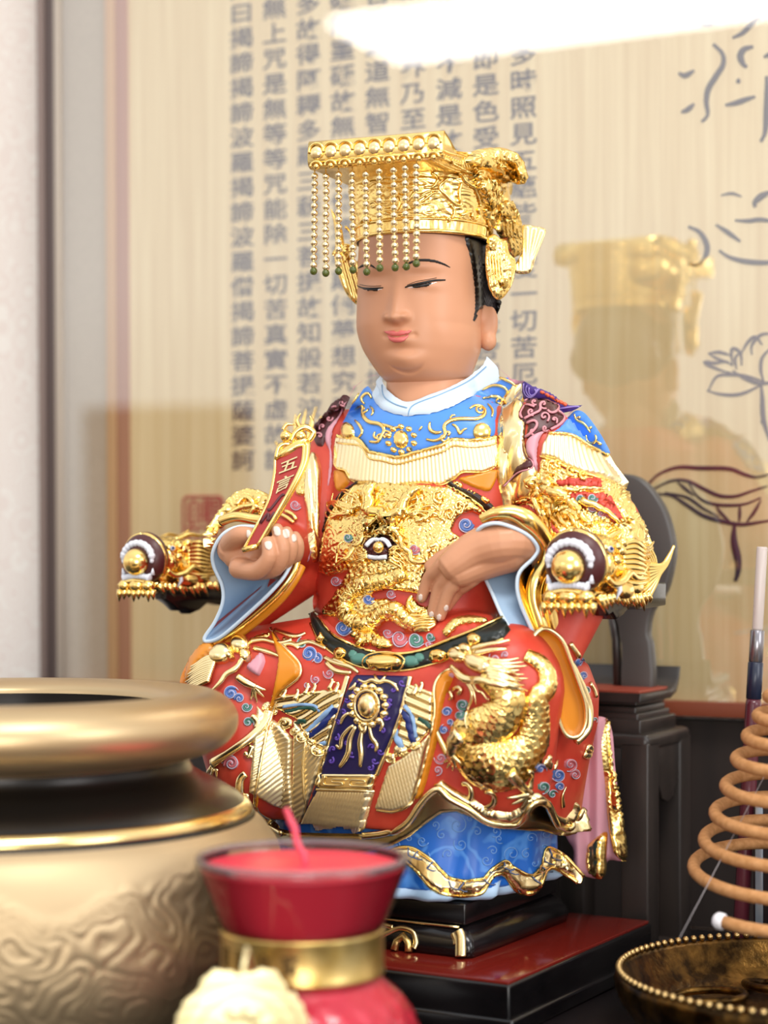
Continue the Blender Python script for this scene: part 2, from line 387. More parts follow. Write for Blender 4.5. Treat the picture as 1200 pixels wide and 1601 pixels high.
# glass pane of the frame
gm = bpy.data.materials.new('picture_glass'); gm.use_nodes = True; nt = gm.node_tree; nt.nodes.clear()
o = nt.nodes.new('ShaderNodeOutputMaterial'); mx = nt.nodes.new('ShaderNodeMixShader'); tr = nt.nodes.new('ShaderNodeBsdfTransparent'); gl = nt.nodes.new('ShaderNodeBsdfGlossy')
gl.inputs['Roughness'].default_value = .004; mx.inputs[0].default_value = .24; gl.inputs[0].default_value = (1, 1, 1, 1)
nt.links.new(tr.outputs[0], mx.inputs[1]); nt.links.new(gl.outputs[0], mx.inputs[2]); nt.links.new(mx.outputs[0], o.inputs[0])
q = MB(); q.rbox(PP((UL[3]+UR)/2, (ZB+ZT)/2, 19), (R_, M_, T_), ((UR-UL[3])/2, .5, (ZT-ZB)/2), 0)
bmq = MB(); k0 = [PP(UL[3]-4, ZB-2, 20), PP(UR, ZB-2, 20), PP(UR, ZT, 20), PP(UL[3]-4, ZT, 20)]; bmq.add(k0, [(0, 1, 2, 3)])
bmq.build('glass_pane', gm, pan, smooth=False)
# ceiling light panel of the room, mirrored in the glass
def mirror(px, py, z):
    d = ray(px, py); tt = (CP-20-CAMP.dot(M_))/d.dot(M_); p = CAMP+d*tt
    r = d-2*d.dot(M_)*M_; s = (z-p.z)/r.z; return p+r*s
HC = 4600
A, B = mirror(625, 96, HC), mirror(1350, 5, HC)
back = Vector((MV.x, MV.y, 0)); C_, D_ = B+back*1500, A+back*1500
lm = bpy.data.materials.new('light_diffuser'); lm.use_nodes = True; lb = lm.node_tree.nodes['Principled BSDF']
lb.inputs['Emission Color'].default_value = (1, .98, .95, 1); lb.inputs['Emission Strength'].default_value = 5.0
q = MB(); q.add([A, B, C_, D_], [(0, 1, 2, 3)]); q.add([p+ZV*60 for p in (A, B, C_, D_)], [(0, 1, 2, 3)])
q.rings([[A, B, C_, D_], [p+ZV*60 for p in (A, B, C_, D_)]], caps=False)
o = q.build('ceiling_light', lm, smooth=False, loc=(A+C_)/2); props(o, 'long white ceiling light mirrored in the picture glass', 'ceiling light')

# cabinet standing behind the viewer, mirrored in the left of the glass
def mdir(px, py, s):
    d = ray(px, py); tt = (CP-20-CAMP.dot(M_))/d.dot(M_); p = CAMP+d*tt; r = d-2*d.dot(M_)*M_; return p+r*s
a_, b_ = mdir(127, 634, 7200), mdir(356, 634, 7200); hh = (a_+b_)/2; wv_ = (b_-a_); wv_.z = 0; hw = wv_.length/2; ax_ = wv_.normalized(); dp = Vector((-ax_.y, ax_.x, 0)); dp = dp if dp.y < 0 else -dp
cbm = noisy(mat('cabinet_wood', '#9A7448', .5), '#8C683E', '#A88052', scale=(1, 1, .1), ns=12)
cab = root('wooden_cabinet', 'tall brown wooden cabinet faintly mirrored in the lower left of the picture glass', 'cabinet', Vector((hh.x, hh.y, -2600))+dp*300)
zc_ = (hh.z-2600)/2; q = MB(); q.rbox(Vector((hh.x, hh.y, zc_))+dp*300, (ax_, dp, ZV), (hw, 280, (hh.z+2600)/2), 8); q.build('cabinet_body', cbm, cab, sharp=40)
for sg in (-1, 1):
    q = MB(); q.rbox(Vector((hh.x, hh.y, zc_))+dp*12+ax_*sg*hw*.49, (ax_, dp, ZV), (hw*.47, 8, (hh.z+2600)/2*.95), 4); dr = q.build('door', cbm, cab, sharp=40)
    q = MB(); q.ell(Vector((hh.x, hh.y, zc_+200))+ax_*sg*hw*.1-dp*8, 18, nu=12, nv=8); q.build('knob', steel, dr)
# ================================================================ ALTAR FURNITURE AND PROPS
PS2 = math.radians(30)
r2 = Vector((math.cos(PS2), -math.sin(PS2), 0)); f2 = Vector((-math.sin(PS2), -math.cos(PS2), 0)); b2 = -f2
AX2 = (r2, b2, ZV)
SC = Vector((50, 0, 0))
PLZ = -586.0
def extr(mb, pts, o, ax, thick, bev=3.0):        # outline (2D, along ax[0], ax[2]) with real thickness along ax[1], rounded edges
    n = len(pts); P = np.array([tuple(p) for p in pts], float)
    c = P.mean(0); area_ = 0.5*sum(P[i][0]*P[(i+1) % n][1]-P[(i+1) % n][0]*P[i][1] for i in range(n))
    sg = 1 if area_ > 0 else -1
    nr = []
    for i in range(n):
        d = P[(i+1) % n]-P[i-1]; l = np.hypot(*d) or 1; nr.append(np.array([-d[1], d[0]])/l*sg)
    rs = []
    for ins, y in ((bev, -thick), (bev*.3, -thick+bev*.3), (0, -thick+bev), (0, thick-bev), (bev*.3, thick-bev*.3), (bev, thick)):
        rs.append([Vector(o)+ax[0]*(P[i][0]+nr[i][0]*ins)+ax[2]*(P[i][1]+nr[i][1]*ins)+ax[1]*y for i in range(n)])
    k = len(mb.v); mb.rings(rs, caps=False)
    from mathutils.geometry import tessellate_polygon
    for off, fl in ((0, 0), (5*n, 1)):
        tri = tessellate_polygon([[Vector((P[i][0], P[i][1], 0)) for i in range(n)]])
        mb.f.extend(tuple(k+off+q for q in (t if fl else reversed(t))) for t in tri)
def pxo(pts, Y, cx, cz, ax):                      # traced outline -> coordinates on the vertical plane through (cx,Y,cz) spanned by ax
    out = []; o = Vector((cx, Y, cz)); nn = ax[1]
    for x, y in pts:
        d = ray(x, y); t = (o-CAMP).dot(nn)/d.dot(nn); p = CAMP+d*t-o; out.append((p.dot(ax[0]), p.z))
    return out
lac = noisy(mat('black_lacquer_wood', '#0D0B0C', .18), '#0A090A', '#141112', ns=30)
redl = mat('red_lacquer', '#6E1C14', .12)
# platform
pl = root('altar_platform', 'low black platform with a glossy dark red top under the statue base', 'platform', SC+ZV*TABZ)
q = MB(); q.rbox(SC+ZV*(PLZ-30)+f2*14, AX2, (296, 256, 26), 4); q.rbox(SC+ZV*(TABZ+12)+f2*14, AX2, (304, 262, 12), 5)
q.build('base', lac, pl, sharp=40)
q = MB(); q.rbox(SC+ZV*(PLZ-2.5)+f2*14, AX2, (292, 252, 2.5), 1); q.build('red_top', redl, pl, sharp=40)
# statue stand
st = root('statue_stand', 'small black lacquered stand with gold scrollwork beneath the robed statue', 'stand', SC+ZV*PLZ)
q = MB(); q.rbox(SC+ZV*(-525)-f2*6, AX2, (166, 158, 16), 3); q.build('top_slab', lac, st, sharp=40)
q = MB()
def loop(a, b_, z, r=10):
    return [SC-f2*6+r2*x+b2*y+ZV*z for x, y in rr(a, b_, r, 4)]
q.rings([loop(160, 152, -541), loop(170, 162, -548), loop(180, 168, -560), loop(184, 172, -572), loop(181, 169, -586)])
bs = q.build('stand_base', lac, st)
gt = MB(); fn = lambda x, z, o=3: SC-f2*6+f2*(161+o+(-541-z)*.33)+r2*x+ZV*z
gt.tube([fn(x, -543, 0) for x in np.linspace(-158, 158, 20)], 2.2, 6)
def fsp(pts, w_): gt.tube([fn(p[0], p[1], 2) for p in crs(pts, 6)], w_, 8, flat=.6, ref=f2)
fsp([(-20, -566), (0, -572), (20, -573), (42, -562), (62, -553), (84, -556), (92, -570), (90, -578)], 4.2)
fsp([(20, -548), (35, -551), (50, -553)], 4); fsp([(-150, -566), (-120, -573), (-100, -562), (-70, -553), (-50, -560), (-46, -575)], 4)
fsp([(158, -548), (163, -556), (166, -570), (168, -582)], 9); fsp([(150, -552), (156, -560), (158, -566)], 5); fsp([(-158, -548), (-163, -556), (-168, -582)], 9)
gt.build('gold_scroll', PALE, st)
q = MB(); q.tube([fn(x, z, 1) for x, z in ((58, -584), (60, -572), (70, -563), (80, -572), (82, -584))], 6, 8); q.build('gold_foot', GOLDS, st)
# ---- pedestal and chair behind, right
wood_d = noisy(mat('dark_stained_wood', '#26211E', .38), '#1D1917', '#332B27', scale=(1, 1, .2), ns=40)
AX3 = AX2
pc = SC + r2*169 + b2*358
pd = root('pedestal', 'black wooden pedestal with cusped apron behind the statue on the right', 'pedestal', pc+ZV*TABZ)
pz = lambda y, Y=60: (HZ-y)*(F+Y)/F
zt = pz(1152)
q = MB(); q.rbox(pc+ZV*(zt-14), AX3, (112, 95, 14), 10, 4)
q.rbox(pc+ZV*(zt+10), AX3, (92, 78, 12), 3); q.rbox(pc+ZV*(zt+22), AX3, (84, 70, 10), 3); q.rbox(pc+ZV*(zt+34), AX3, (78, 64, 8), 3)
q.build('pedestal_top', wood_d, pd, sharp=40)
for sx_ in (-1, 1):
    for sy_ in (-1, 1):
        q = MB(); hl = (zt-14-TABZ)/2; q.rbox(pc+r2*sx_*88+b2*sy_*71+ZV*(TABZ+hl), AX3, (24, 24, hl), 3); q.build('leg', wood_d, pd, sharp=40)
q = MB()
ap = [(-104, 0), (104, 0), (104, -110), (92, -96), (78, -60), (60, -52), (46, -66), (30, -88), (0, -96), (-30, -88), (-46, -66), (-60, -52), (-78, -60), (-92, -96), (-104, -110)]
extr(q, [(a*.85, b_) for a, b_ in ap], pc+r2*104+ZV*(zt-22), (b2, r2, ZV), 5, 1.5); q.build('side_apron', wood_d, pd, sharp=40)
q = MB(); extr(q, [(a*.92, b_) for a, b_ in ap], pc+f2*88+ZV*(zt-22), (r2, f2, ZV), 5, 1.5); q.build('front_apron', wood_d, pd, sharp=40)
q = MB(); q.rbox(pc+ZV*(TABZ+8), AX3, (110, 93, 8), 3); q.build('base_rail', wood_d, pd, sharp=40)
ch = root('altar_chair', 'empty dark wooden altar chair with a red seat behind the dragon armrest', 'chair', pc+ZV*(zt+42))
zs = pz(1098, 120)
hs_ = (zs-(zt+43))/2; q = MB(); q.rbox(pc+ZV*(zs-hs_), AX3, (78, 62, hs_), 2); q.build('seat_base', wood_d, ch, sharp=40)
q = MB(); prof = [(-100, -12), (-60, -13), (60, -13), (88, -8), (110, 6), (124, 24), (128, 22), (122, 2), (104, -18), (70, -27), (-60, -27), (-104, -26)]
extr(q, [(a*.78, b_) for a, b_ in prof], pc+ZV*(zs+26), (b2, r2, ZV), 92, 2); q.build('seat', wood_d, ch, sharp=50)
q = MB(); q.rbox(pc+ZV*(zs+15), AX3, (84, 62, 3), 2); q.build('red_seat_pad', mat('red_seat', '#8E3A26', .5), ch, sharp=40)
bo = pc+b2*40+ZV*zs
OUT = [(955,746),(985,742),(1012,755),(1038,790),(1052,830),(1056,868),(1044,922),(1022,956),(1016,990),(1021,1012),(1021,1082),(976,1082),(974,1010),(962,960),(930,900),(915,820),(930,765)]
q = MB(); extr(q, pxo(crs(OUT, 4, True), bo.y, bo.x, bo.z, (r2, f2, ZV)), bo, (r2, f2, ZV), 12, 5); q.build('backrest', mat('grey_brown_wood', '#4A4643', .42), ch, sharp=50)
q = MB(); o2 = pxo([(955, 955), (963, 1000), (966, 1082)], bo.y, bo.x, bo.z, (r2, f2, ZV)); q.tube([bo+r2*a+ZV*z for a, z in o2], 8, 10); q.build('back_post', wood_d, ch)
# ---- slim tube
tp = W(1172, 1300, 10); tb = Vector((tp.x, tp.y, TABZ)); td = (W(1190, 870, 10)-W(1166, 1300, 10)).normalized()
lt = root('slim_tube', 'slim upright tube with clear tip and dark blue band behind the incense coil', 'tube', tb)
def seg(y0, y1, r, m_, nm):
    a, b_ = W(1166+24*(1300-y0)/430, y0, 10), W(1166+24*(1300-y1)/430, y1, 10); q = MB(); q.tube([a, a+(b_-a)*.02, b_-(b_-a)*.02, b_], [r*.9, r, r, r*.9], 20); q.build(nm, m_, lt)
clear = mat('clear_plastic', '#D9CDC8', .2, Alpha=.7)
seg(1505, 1093, 12.5, mat('wine_red_plastic', '#5A2630', .2), 'red_barrel'); seg(1093, 1035, 12, mat('navy_band', '#1B2238', .3), 'dark_band'); seg(1035, 985, 11, mat('grey_metal', '#8E8B90', .25, .8), 'grey_collar'); seg(985, 855, 8.5, clear, 'clear_tip')
# ---- packet behind coil
bx = W(1190, 1330, -40); pk = root('incense_packet', 'red and black packet with a silver strip behind the incense coil', 'packet', Vector((bx.x+50, -40, TABZ)))
q = MB(); q.rbox(Vector((bx.x+52, -40, (TABZ-385)/2)), AX2, (62, 16, (-385-TABZ)/2), 2); q.build('packet_body', mat('packet_black', '#1A1012', .35), pk, sharp=40)
for k, (x, h_, mm) in enumerate(((-52, 6, mat('silver_strip', '#9AA3AD', .25, .6)), (-22, 4, mat('packet_red', '#B3202A', .4)), (10, 12, MATS['packet_red']))):
    q = MB(); q.rbox(Vector((bx.x+52, -40, (TABZ-390)/2))+f2*17+r2*x, AX2, (h_, 1.2, (-392-TABZ)/2), .5); q.build('printed_band', mm, pk, sharp=40)
# ---- bronze incense bowl and coil
bc = Vector((585, -350, TABZ))
brm = noisy(mat('old_bronze', '#8A6A34', .30, .95), '#2E200F', '#8A6530', ns=70, lo=.4, hi=.7, bump=.5)
bw = root('incense_bowl', 'low ornate bronze incense bowl under the coil at the right', 'bowl', bc)
q = MB(); q.lathe(bc, [(0, 6), (120, 6), (205, 14), (236, 40), (250, 72), (256, 78), (263, 76), (264, 68), (262, 52), (256, 40), (240, 16), (200, 2), (150, 0), (0, 0)], 96, fn=lambda a, z: 2.5*math.sin(a*36)*(1 if 20 < z < 70 else 0)); q.build('bowl_body', brm, bw)
q = MB()
for k in range(110):
    a = 2*math.pi*k/110; q.ell(bc+Vector((259*math.cos(a), 259*math.sin(a), 82)), 5.2, nu=8, nv=6)
q.build('beaded_rim', mat('worn_brass', (.55, .38, .16), .3, 1.0), bw)
q = MB()
for a0 in (205, 150, 262, 310, 95, 40):
    a = math.radians(a0); c0 = bc+Vector((150*math.cos(a), 150*math.sin(a), 20)); rd = Vector((math.cos(a), math.sin(a), 0)); tg = Vector((-math.sin(a), math.cos(a), 0))
    q.tube([c0+rd*(x*math.cos(t))+tg*(44*math.sin(t))+ZV*(16*math.sin(t*.5)) for x, t in [(58, t_) for t_ in np.linspace(0, 2*math.pi, 30)]], 6, 8)
q.build('scroll_grille', brm, bw)
q = MB(); q.tube([bc+ZV*6, bc+ZV*60, bc+ZV*470], [14, 5, 3], 10); q.build('centre_pin', GOLDS, bw)
cm = noisy(mat('incense_tan', '#B98450', .85), '#B07A46', '#C6905C', ns=250, bump=.3)
cc = Vector(((1252-600)*.90, -300, 0)); kf = .9
path = []; turns = 8.5
tl = math.radians(10)
for i in range(int(turns*48)+1):
    t = i/48; a = math.radians(217)+2*math.pi*t
    ypx = 1401-43*t+8*max(0, t-5)**1.2; rad = (181-16.6*t)*kf
    x, y, z = rad*math.cos(a), rad*math.sin(a), (HZ-ypx)*kf
    zc = -540+0; yy = y*math.cos(tl); zz = z+y*math.sin(tl)
    path.append(cc+Vector((x, yy, zz)))
ic = root('incense_coil', 'tan cone shaped spiral incense coil above the bronze bowl', 'incense', cc+ZV*(path[0].z-10))
q = MB(); q.tube(path, [10*kf]*len(path), 12); q.build('coil', cm, ic)
q = MB(); d0 = (path[0]-path[3]).normalized(); q.tube([path[0]+d0*x for x in (-6, -4, 4, 9, 12)], [11*kf, 13*kf, 13.5*kf, 10*kf, 3], 12, flat=1); q.build('white_tip', mat('white_ash', '#E6E2E4', .7), ic)
q = MB(); q.tube([W(1196, 1210, -300), W(1110, 1375, -380), W(1062, 1466, -440)], .5, 6); q.build('thread', mat('thread_grey', '#A8A0A0', .6), ic)
# ---- censer
cz = Vector((-520, -400, 0)); ce = root('incense_censer', 'large gold and black metal incense censer in the left foreground', 'censer', cz+ZV*TABZ)
champ = mat('champagne_gold', (.52, .39, .23), .52, .8)
dk = mat('gunmetal', '#1C1815', .28, .5)
q = MB(); pr = [tuple(p) for p in crs([(224,-207),(227,-199),(236,-193),(252,-188),(270,-186),(290,-189),(308,-199),(319,-213),(322,-228),(318,-243),(305,-258),(285,-268),(262,-273),(258,-276)], 5)]
q.lathe(cz, [(216, -300), (222, -290), (224, -206)], 96); q.build('inner_wall', dk, ce); q = MB()
q.lathe(cz, pr, 128); rim = q.build('rim', mat('satin_champagne', (.55, .40, .22), .38, .85), ce)
q = MB(); q.lathe(cz, [(0, -292), (120, -288), (216, -296)], 48, fn=lambda a, z: 2*math.sin(a*9)); q.build('ash', noisy(mat('ash', '#2E2B2C', .95), '#1B191A', '#5A5657', ns=90), ce)
q = MB(); q.lathe(cz, [(262, -258), (257, -272), (256, -284), (262, -294), (276, -303), (300, -315), (322, -328), (331, -337)], 128); q.build('neck', dk, ce)
q = MB(); q.lathe(cz, [(330, -336), (334, -337), (338, -341), (342, -347), (341, -350)], 128); q.build('gold_ring', mat('bright_gold', (.90, .68, .30), .18, 1), ce)
q = MB(); q.lathe(cz, [(340, -349), (343, -351), (345, -354), (345, -356)], 128); q.build('dark_ring', dk, ce)
BP = crs([(344, -355), (360, -370), (373, -395), (381, -430), (383, -470), (377, -510), (360, -550), (332, -585), (300, -606)], 8)
def relief(a, z):
    x = a*380; s_ = 0
    top = -398+16*math.sin(a*7+.6)+8*math.sin(a*17)
    m_ = min(max((top-z)/14, 0), 1)*min(max((z+590)/20, 0), 1)
    wv = noise.noise(Vector((x*.010, z*.014, 2)))*9+noise.noise(Vector((x*.03, z*.03, 7)))*2
    s_ = (abs(math.sin(wv*2.2+z*.045))**.7)*3.4
    return m_*s_
q = MB(); rs = []
NB = 900
for r_, z in resample(BP, 3.0):
    rs.append([cz+Vector(((r_+relief(2*math.pi*j/NB, z))*math.cos(2*math.pi*j/NB), (r_+relief(2*math.pi*j/NB, z))*math.sin(2*math.pi*j/NB), z)) for j in range(NB)])
q.rings(rs, caps=False); q.build('body', champ, ce)
q = MB(); q.lathe(cz, [(302, -600), (292, -612), (270, -624), (262, -640), (275, -652), (280, -660), (240, -660)], 96); q.build('foot', dk, ce)
# ---- candle
cd = Vector((-98, -700, 0)); kc = 2300/3000
ca = root('candle_glass', 'red candle in a flared glass with a gold band in the front', 'candle', cd+ZV*TABZ)
glass = thin_glass('clear_glass', '#F6ECEE')
gz = lambda y: (HZ-y)*kc
GP = [(126, gz(1342)), (127, gz(1350)), (122, gz(1366)), (112, gz(1400)), (101, gz(1437)), (95, gz(1452)), (92, gz(1470)), (92, gz(1515)), (98, gz(1530)), (118, gz(1556)), (135, gz(1590)), (143, gz(1630)), (138, gz(1670)), (118, gz(1705)), (100, TABZ+8), (98, TABZ)]
GPs = [tuple(p) for p in crs(GP, 5)]
q = MB(); NG = 160
def dia(a, z):
    zz = gz(1535)-z
    if zz < 0 or z < gz(1700): return 0
    return 3.2*min(zz/15, 1)*(abs(math.sin(a*11+zz*.085))*abs(math.sin(a*11-zz*.085)))**.6
prof = GPs+[(60, TABZ)]+[(60, TABZ+10)]+[(r_-7, z+(0 if i else 0)) for i, (r_, z) in reversed(list(enumerate(GPs[:-3])))]
rs = []
for k, (r_, z) in enumerate(prof):
    ou = k < len(GPs)
    rs.append([cd+Vector(((r_+(dia(2*math.pi*j/NG, z) if ou else 0))*math.cos(2*math.pi*j/NG), (r_+(dia(2*math.pi*j/NG, z) if ou else 0))*math.sin(2*math.pi*j/NG), z)) for j in range(NG)])
rs.append(rs[0]); q.rings(rs, caps=False); q.build('glass', glass, ca)
wax = mat('red_wax', '#EE3A50', .35, Subsurface_Weight=0.0); wax.node_tree.nodes['Principled BSDF'].inputs['Subsurface Radius'].default_value = (.01, .002, .002)
wp = [(r_-3.5, z) for r_, z in GPs[:-3] if z < gz(1354)]
q = MB(); q.tube([cd+Vector((123.5*math.cos(a), 123.5*math.sin(a), gz(1341))) for a in np.linspace(0, 2*math.pi, 97)[:-1]], 5.0, 10, closed=True); q.build('glass_rim', mat('rim_glass', '#8F8588', .08, Alpha=.38), ca)
q = MB(); q.lathe(cd, [(.5, gz(1349)), (60, gz(1350)), (112, gz(1350)), (119, gz(1352))]+wp+[(.5, TABZ+12)], 176, fn=lambda a, z: 1.8*dia(a, z) if z < gz(1538) else 0); q.build('wax', wax, ca)
q = MB(); q.tube([cd+Vector(((x-472)*kc, (y-1345)*-.0, gz(y))) for x, y in crs([(476, 1350), (474, 1335), (466, 1322), (462, 1308), (460, 1295), (455, 1285), (450, 1272), (446, 1264)], 4)], [4.2]*22+[3.6]*7, 8); q.build('wick', mat('pink_wick', '#E2566A', .5), ca)
gb = noisy(mat('gold_foil_band', '#D8B870', .30, .85), '#B89448', '#E8CE8C', ns=45, lo=.3, hi=.7)
q = MB(); q.lathe(cd, [(96, gz(1448)), (99, gz(1449)), (99.5, gz(1452)), (98, gz(1456)), (98, gz(1510)), (99.5, gz(1514)), (99, gz(1518)), (96, gz(1519))], 96); band = q.build('gold_band', gb, ca)
q = MB()
for k, ch_ in enumerate('招財進寶'):
    v, f = glyph(ch_); a0 = math.radians(-90-48+ (k-1)*19+4)
    q.add([cd+Vector(((98.3+p.z*22)*math.cos(a0+p.x*22/98), (98.3+p.z*22)*math.sin(a0+p.x*22/98), gz(1484)+p.y*26)) for p in v], f)
q.build('band_lettering', mat('dull_gold_print', '#5E4620', .45, .5), band, smooth=False)
tg = root('gold_medallion_tag', 'round pale gold foil tag hanging on the front of the red candle glass', 'tag', cd+Vector((-66, -170, TABZ)))
o_ = []
for k in range(90):
    a = 2*math.pi*k/90; r_ = 76+1.5*math.sin(a*30)
    if abs((a-math.pi/2+math.pi) % (2*math.pi)-math.pi) < .84: r_ *= 1.02-.07*math.cos((a-math.pi/2)*7.5)
    o_.append((r_*math.cos(a), r_*math.sin(a)))
q = MB(); tgc = cd+Vector(((388-472)*kc*.93, -166, gz(1606)*.95)); extr(q, o_, tgc, (Vector((1, .12, 0)).normalized(), Vector((-.12, 1, -.0)).normalized(), ZV), 3, 1.5)
q.build('disc', mat('pale_gold_foil', '#F8E7AE', .32, .45), tg, sharp=50)
q = MB()
for rr_ in (67, 50): q.tube([tgc+Vector((rr_*math.cos(a), -4+rr_*.12*math.cos(a), rr_*math.sin(a))) for a in np.linspace(0, 2*math.pi, 60)], 1.8, 6)
for k in range(10):
    a = k*.628; q.ell(tgc+Vector((30*math.cos(a), -3, 30*math.sin(a))), (14, 4, 8), nu=10, nv=8)
q.build('embossing', MATS['pale_gold_foil'], tg)
q = MB(); q.tube([tgc+ZV*70, tgc+Vector((4, 20, 96)), cd+Vector((-50, -82, gz(1512)))], 3, 8); q.build('tag_string', MATS['pale_gold_foil'], tg)
# ================================================================ STATUE : base volumes
sr = root('deity_statue', 'seated painted and gilded deity statue in red and gold dragon robes with beaded crown', 'statue', SC+ZV*-509)
def remesh(mb, vox=4.0, smooth=6, fac=.5):
    me = bpy.data.meshes.new('tmp'); me.from_pydata([tuple(p) for p in mb.v], [], mb.f); me.update()
    bm = bmesh.new(); bm.from_mesh(me); bmesh.ops.recalc_face_normals(bm, faces=bm.faces[:]); bm.to_mesh(me); bm.free()
    o = bpy.data.objects.new('tmp', me); COL.objects.link(o)
    r = o.modifiers.new('r', 'REMESH'); r.mode = 'VOXEL'; r.voxel_size = vox
    s = o.modifiers.new('s', 'SMOOTH'); s.iterations = smooth; s.factor = fac
    bpy.context.view_layer.update()
    ev = o.evaluated_get(bpy.context.evaluated_depsgraph_get()); m2 = ev.to_mesh()
    v = [x.co.copy() for x in m2.vertices]; f = [tuple(p.vertices) for p in m2.polygons]
    bpy.data.objects.remove(o); bpy.data.meshes.remove(me)
    out = MB(); out.v = v; out.f = f; return out
def capsule(mb, p, q_, r0, r1, n=12, flat=1.0, ref=None):
    d = (q_-p); L = d.length; d.normalize(); path = []; rad = []
    for k in range(7):
        a = math.pi/2*k/6; path.append(p-d*r0*math.cos(a)); rad.append(max(r0*math.sin(a), .5))
    for k in range(1, 6): path.append(p+(q_-p)*k/6); rad.append(r0+(r1-r0)*k/6)
    for k in range(7):
        a = math.pi/2*k/6; path.append(q_+d*r1*math.sin(a)); rad.append(max(r1*math.cos(a), .5))
    mb.tube(path, rad, 20, flat=flat, ref=ref)
def sring(c, a, bf, bb, n=2.6, N=72, wob=None):
    o = []
    for j in range(N):
        t = 2*math.pi*j/N; ct, st_ = math.cos(t), math.sin(t)
        x = abs(ct)**(2/n)*(1 if ct > 0 else -1)*a; y = abs(st_)**(2/n)*(1 if st_ > 0 else -1)
        y = y*(bf if y > 0 else bb)
        k = 1+(wob(t) if wob else 0)
        o.append(c+r2*x*k+f2*y*k)
    return o
def lr(y, L, R, bf, bb, n=3.0, wob=None, dz=0, N=72):      # ring whose left and right outlines fall at L,R (sight units)
    E = (R-L)/2*.99; b_ = (bf+bb)/2; a = (E/.94-.5*b_)/.866
    c = Vector((((L+R)/2-600)+ (bf-bb)/2*.5*.5, 0, (HZ-y)*.967+dz))
    return sring(c, a, bf, bb, n, N, wob)
body = MB()
body.rings([lr(985, 400, 850, 120, 120, 2.4), lr(1005, 335, 895, 165, 150), lr(1040, 290, 950, 188, 165), lr(1085, 282, 968, 195, 175), lr(1130, 286, 968, 197, 180),
            lr(1180, 302, 958, 198, 180), lr(1235, 326, 950, 198, 180), lr(1285, 372, 945, 200, 180)])
TC = Vector((66, -6, 0))
def tr_(y, a, bf, bb, dx=0, df=0, n=2.3): return sring(TC+Vector((dx, 0, 0))+f2*df+ZV*((HZ-y)*.967), a, bf, bb, n)
body.rings([tr_(612, 70, 62, 70, 14), tr_(632, 110, 78, 85, 12), tr_(660, 150, 92, 95, 10), tr_(720, 165, 104, 100, 6), tr_(800, 160, 118, 100, 2, 4), tr_(880, 158, 134, 105, 0, 6), tr_(950, 158, 140, 105, -4, 8), tr_(1010, 170, 138, 110, -6, 8), tr_(1060, 180, 140, 110, -6, 8)])
# knees, arms
capsule(body, W(690, 1040, -110), W(792, 1052, -228), 85, 74); capsule(body, W(560, 1040, -60), W(372, 1062, -28), 85, 78)
capsule(body, W(792, 1075, -225), W(785, 1205, -205), 84, 74); capsule(body, W(375, 1085, -30), W(405, 1205, -52), 82, 78)
capsule(body, W(835, 690, -80), W(925, 835, -125), 62, 78); capsule(body, W(925, 850, -135), W(880, 870, -180), 76, 50)
capsule(body, W(905, 905, -150), W(872, 1010, -190), 60, 40)
capsule(body, W(545, 690, 60), W(462, 850, 40), 52, 66); capsule(body, W(462, 860, 35), W(440, 862, -30), 60, 40)
capsule(body, W(462, 900, 20), W(400, 975, 20), 44, 14)
bdm = remesh(body, 4.0, 10)
HEMX = [(250,1190),(330,1212),(345,1238),(385,1264),(435,1296),(463,1302),(571,1304),(608,1301),(638,1286),(657,1259),(673,1240),(688,1232),(703,1247),(734,1263),(761,1282),(799,1284),(814,1274),(826,1255),(841,1249),(853,1263),(864,1286),(884,1294),(899,1278),(905,1262),(916,1262),(924,1290),(1000,1300)]
BTX = [(250,1230),(345,1262),(385,1284),(430,1318),(480,1334),(560,1336),(612,1322),(640,1308),(668,1287),(690,1272),(712,1270),(735,1278),(765,1292),(800,1298),(830,1300),(850,1300),(868,1306),(890,1308),(905,1302),(1000,1310)]
def trim(mb, line, off=0):          # cut the cloth along its hem
    X_, Y_ = zip(*line); keep = []
    for v in mb.v:
        k = F/(v.y+F); x, y = 600+v.x*k, HZ-v.z*k; keep.append(y < np.interp(x, X_, Y_)+off or v.dot(f2) < -60)
    t = MB(); m_ = {}
    for f in mb.f:
        if all(keep[i] for i in f): t.f.append(tuple(m_.setdefault(i, len(m_)) for i in f))
    t.v = [mb.v[i] for i in m_]; return t
robe = trim(bdm, HEMX, 2).build('robe', RED, sr)
BV = {}
def bvh(mb): return BVHTree.FromPolygons([tuple(p) for p in mb.v], mb.f)
BV['body'] = bvh(bdm)
# ---------------------------------------------------------------- projection along a sight line
def proj(px, py, bases, back=None):
    d = ray(px, py).normalized(); best = None
    for b_ in bases:
        h = BV[b_].ray_cast(CAMP, d)
        if h[0] is not None and (best is None or h[3] < best[3]): best = h
    if best is None:
        for b_ in bases:                        # outside the outline: the nearest point of the surface
            # walk along the ray to the closest approach
            tt = F; p = CAMP+d*tt
            for _ in range(3):
                h = BV[b_].find_nearest(p); tt = (h[0]-CAMP).dot(d); p = CAMP+d*tt
            if best is None or h[3] < best[3]: best = h
        n = best[1]; n = n if n.dot(d) < 0 else -n
        return p.copy(), n, True
    n = best[1]; n = n if n.dot(d) < 0 else -n
    return best[0], n, False
def sdist(P, poly):
    A = np.array(poly, float); B_ = np.roll(A, -1, 0); D = B_-A; L2 = (D**2).sum(1)+1e-9
    out = np.empty(len(P)); Q = np.array(P, float)
    for i in range(0, len(Q), 2000):
        q_ = Q[i:i+2000, None, :]; t = np.clip(((q_-A)*D).sum(2)/L2, 0, 1)
        out[i:i+2000] = np.sqrt((((A+t[..., None]*D)-q_)**2).sum(2)).min(1)
    return out
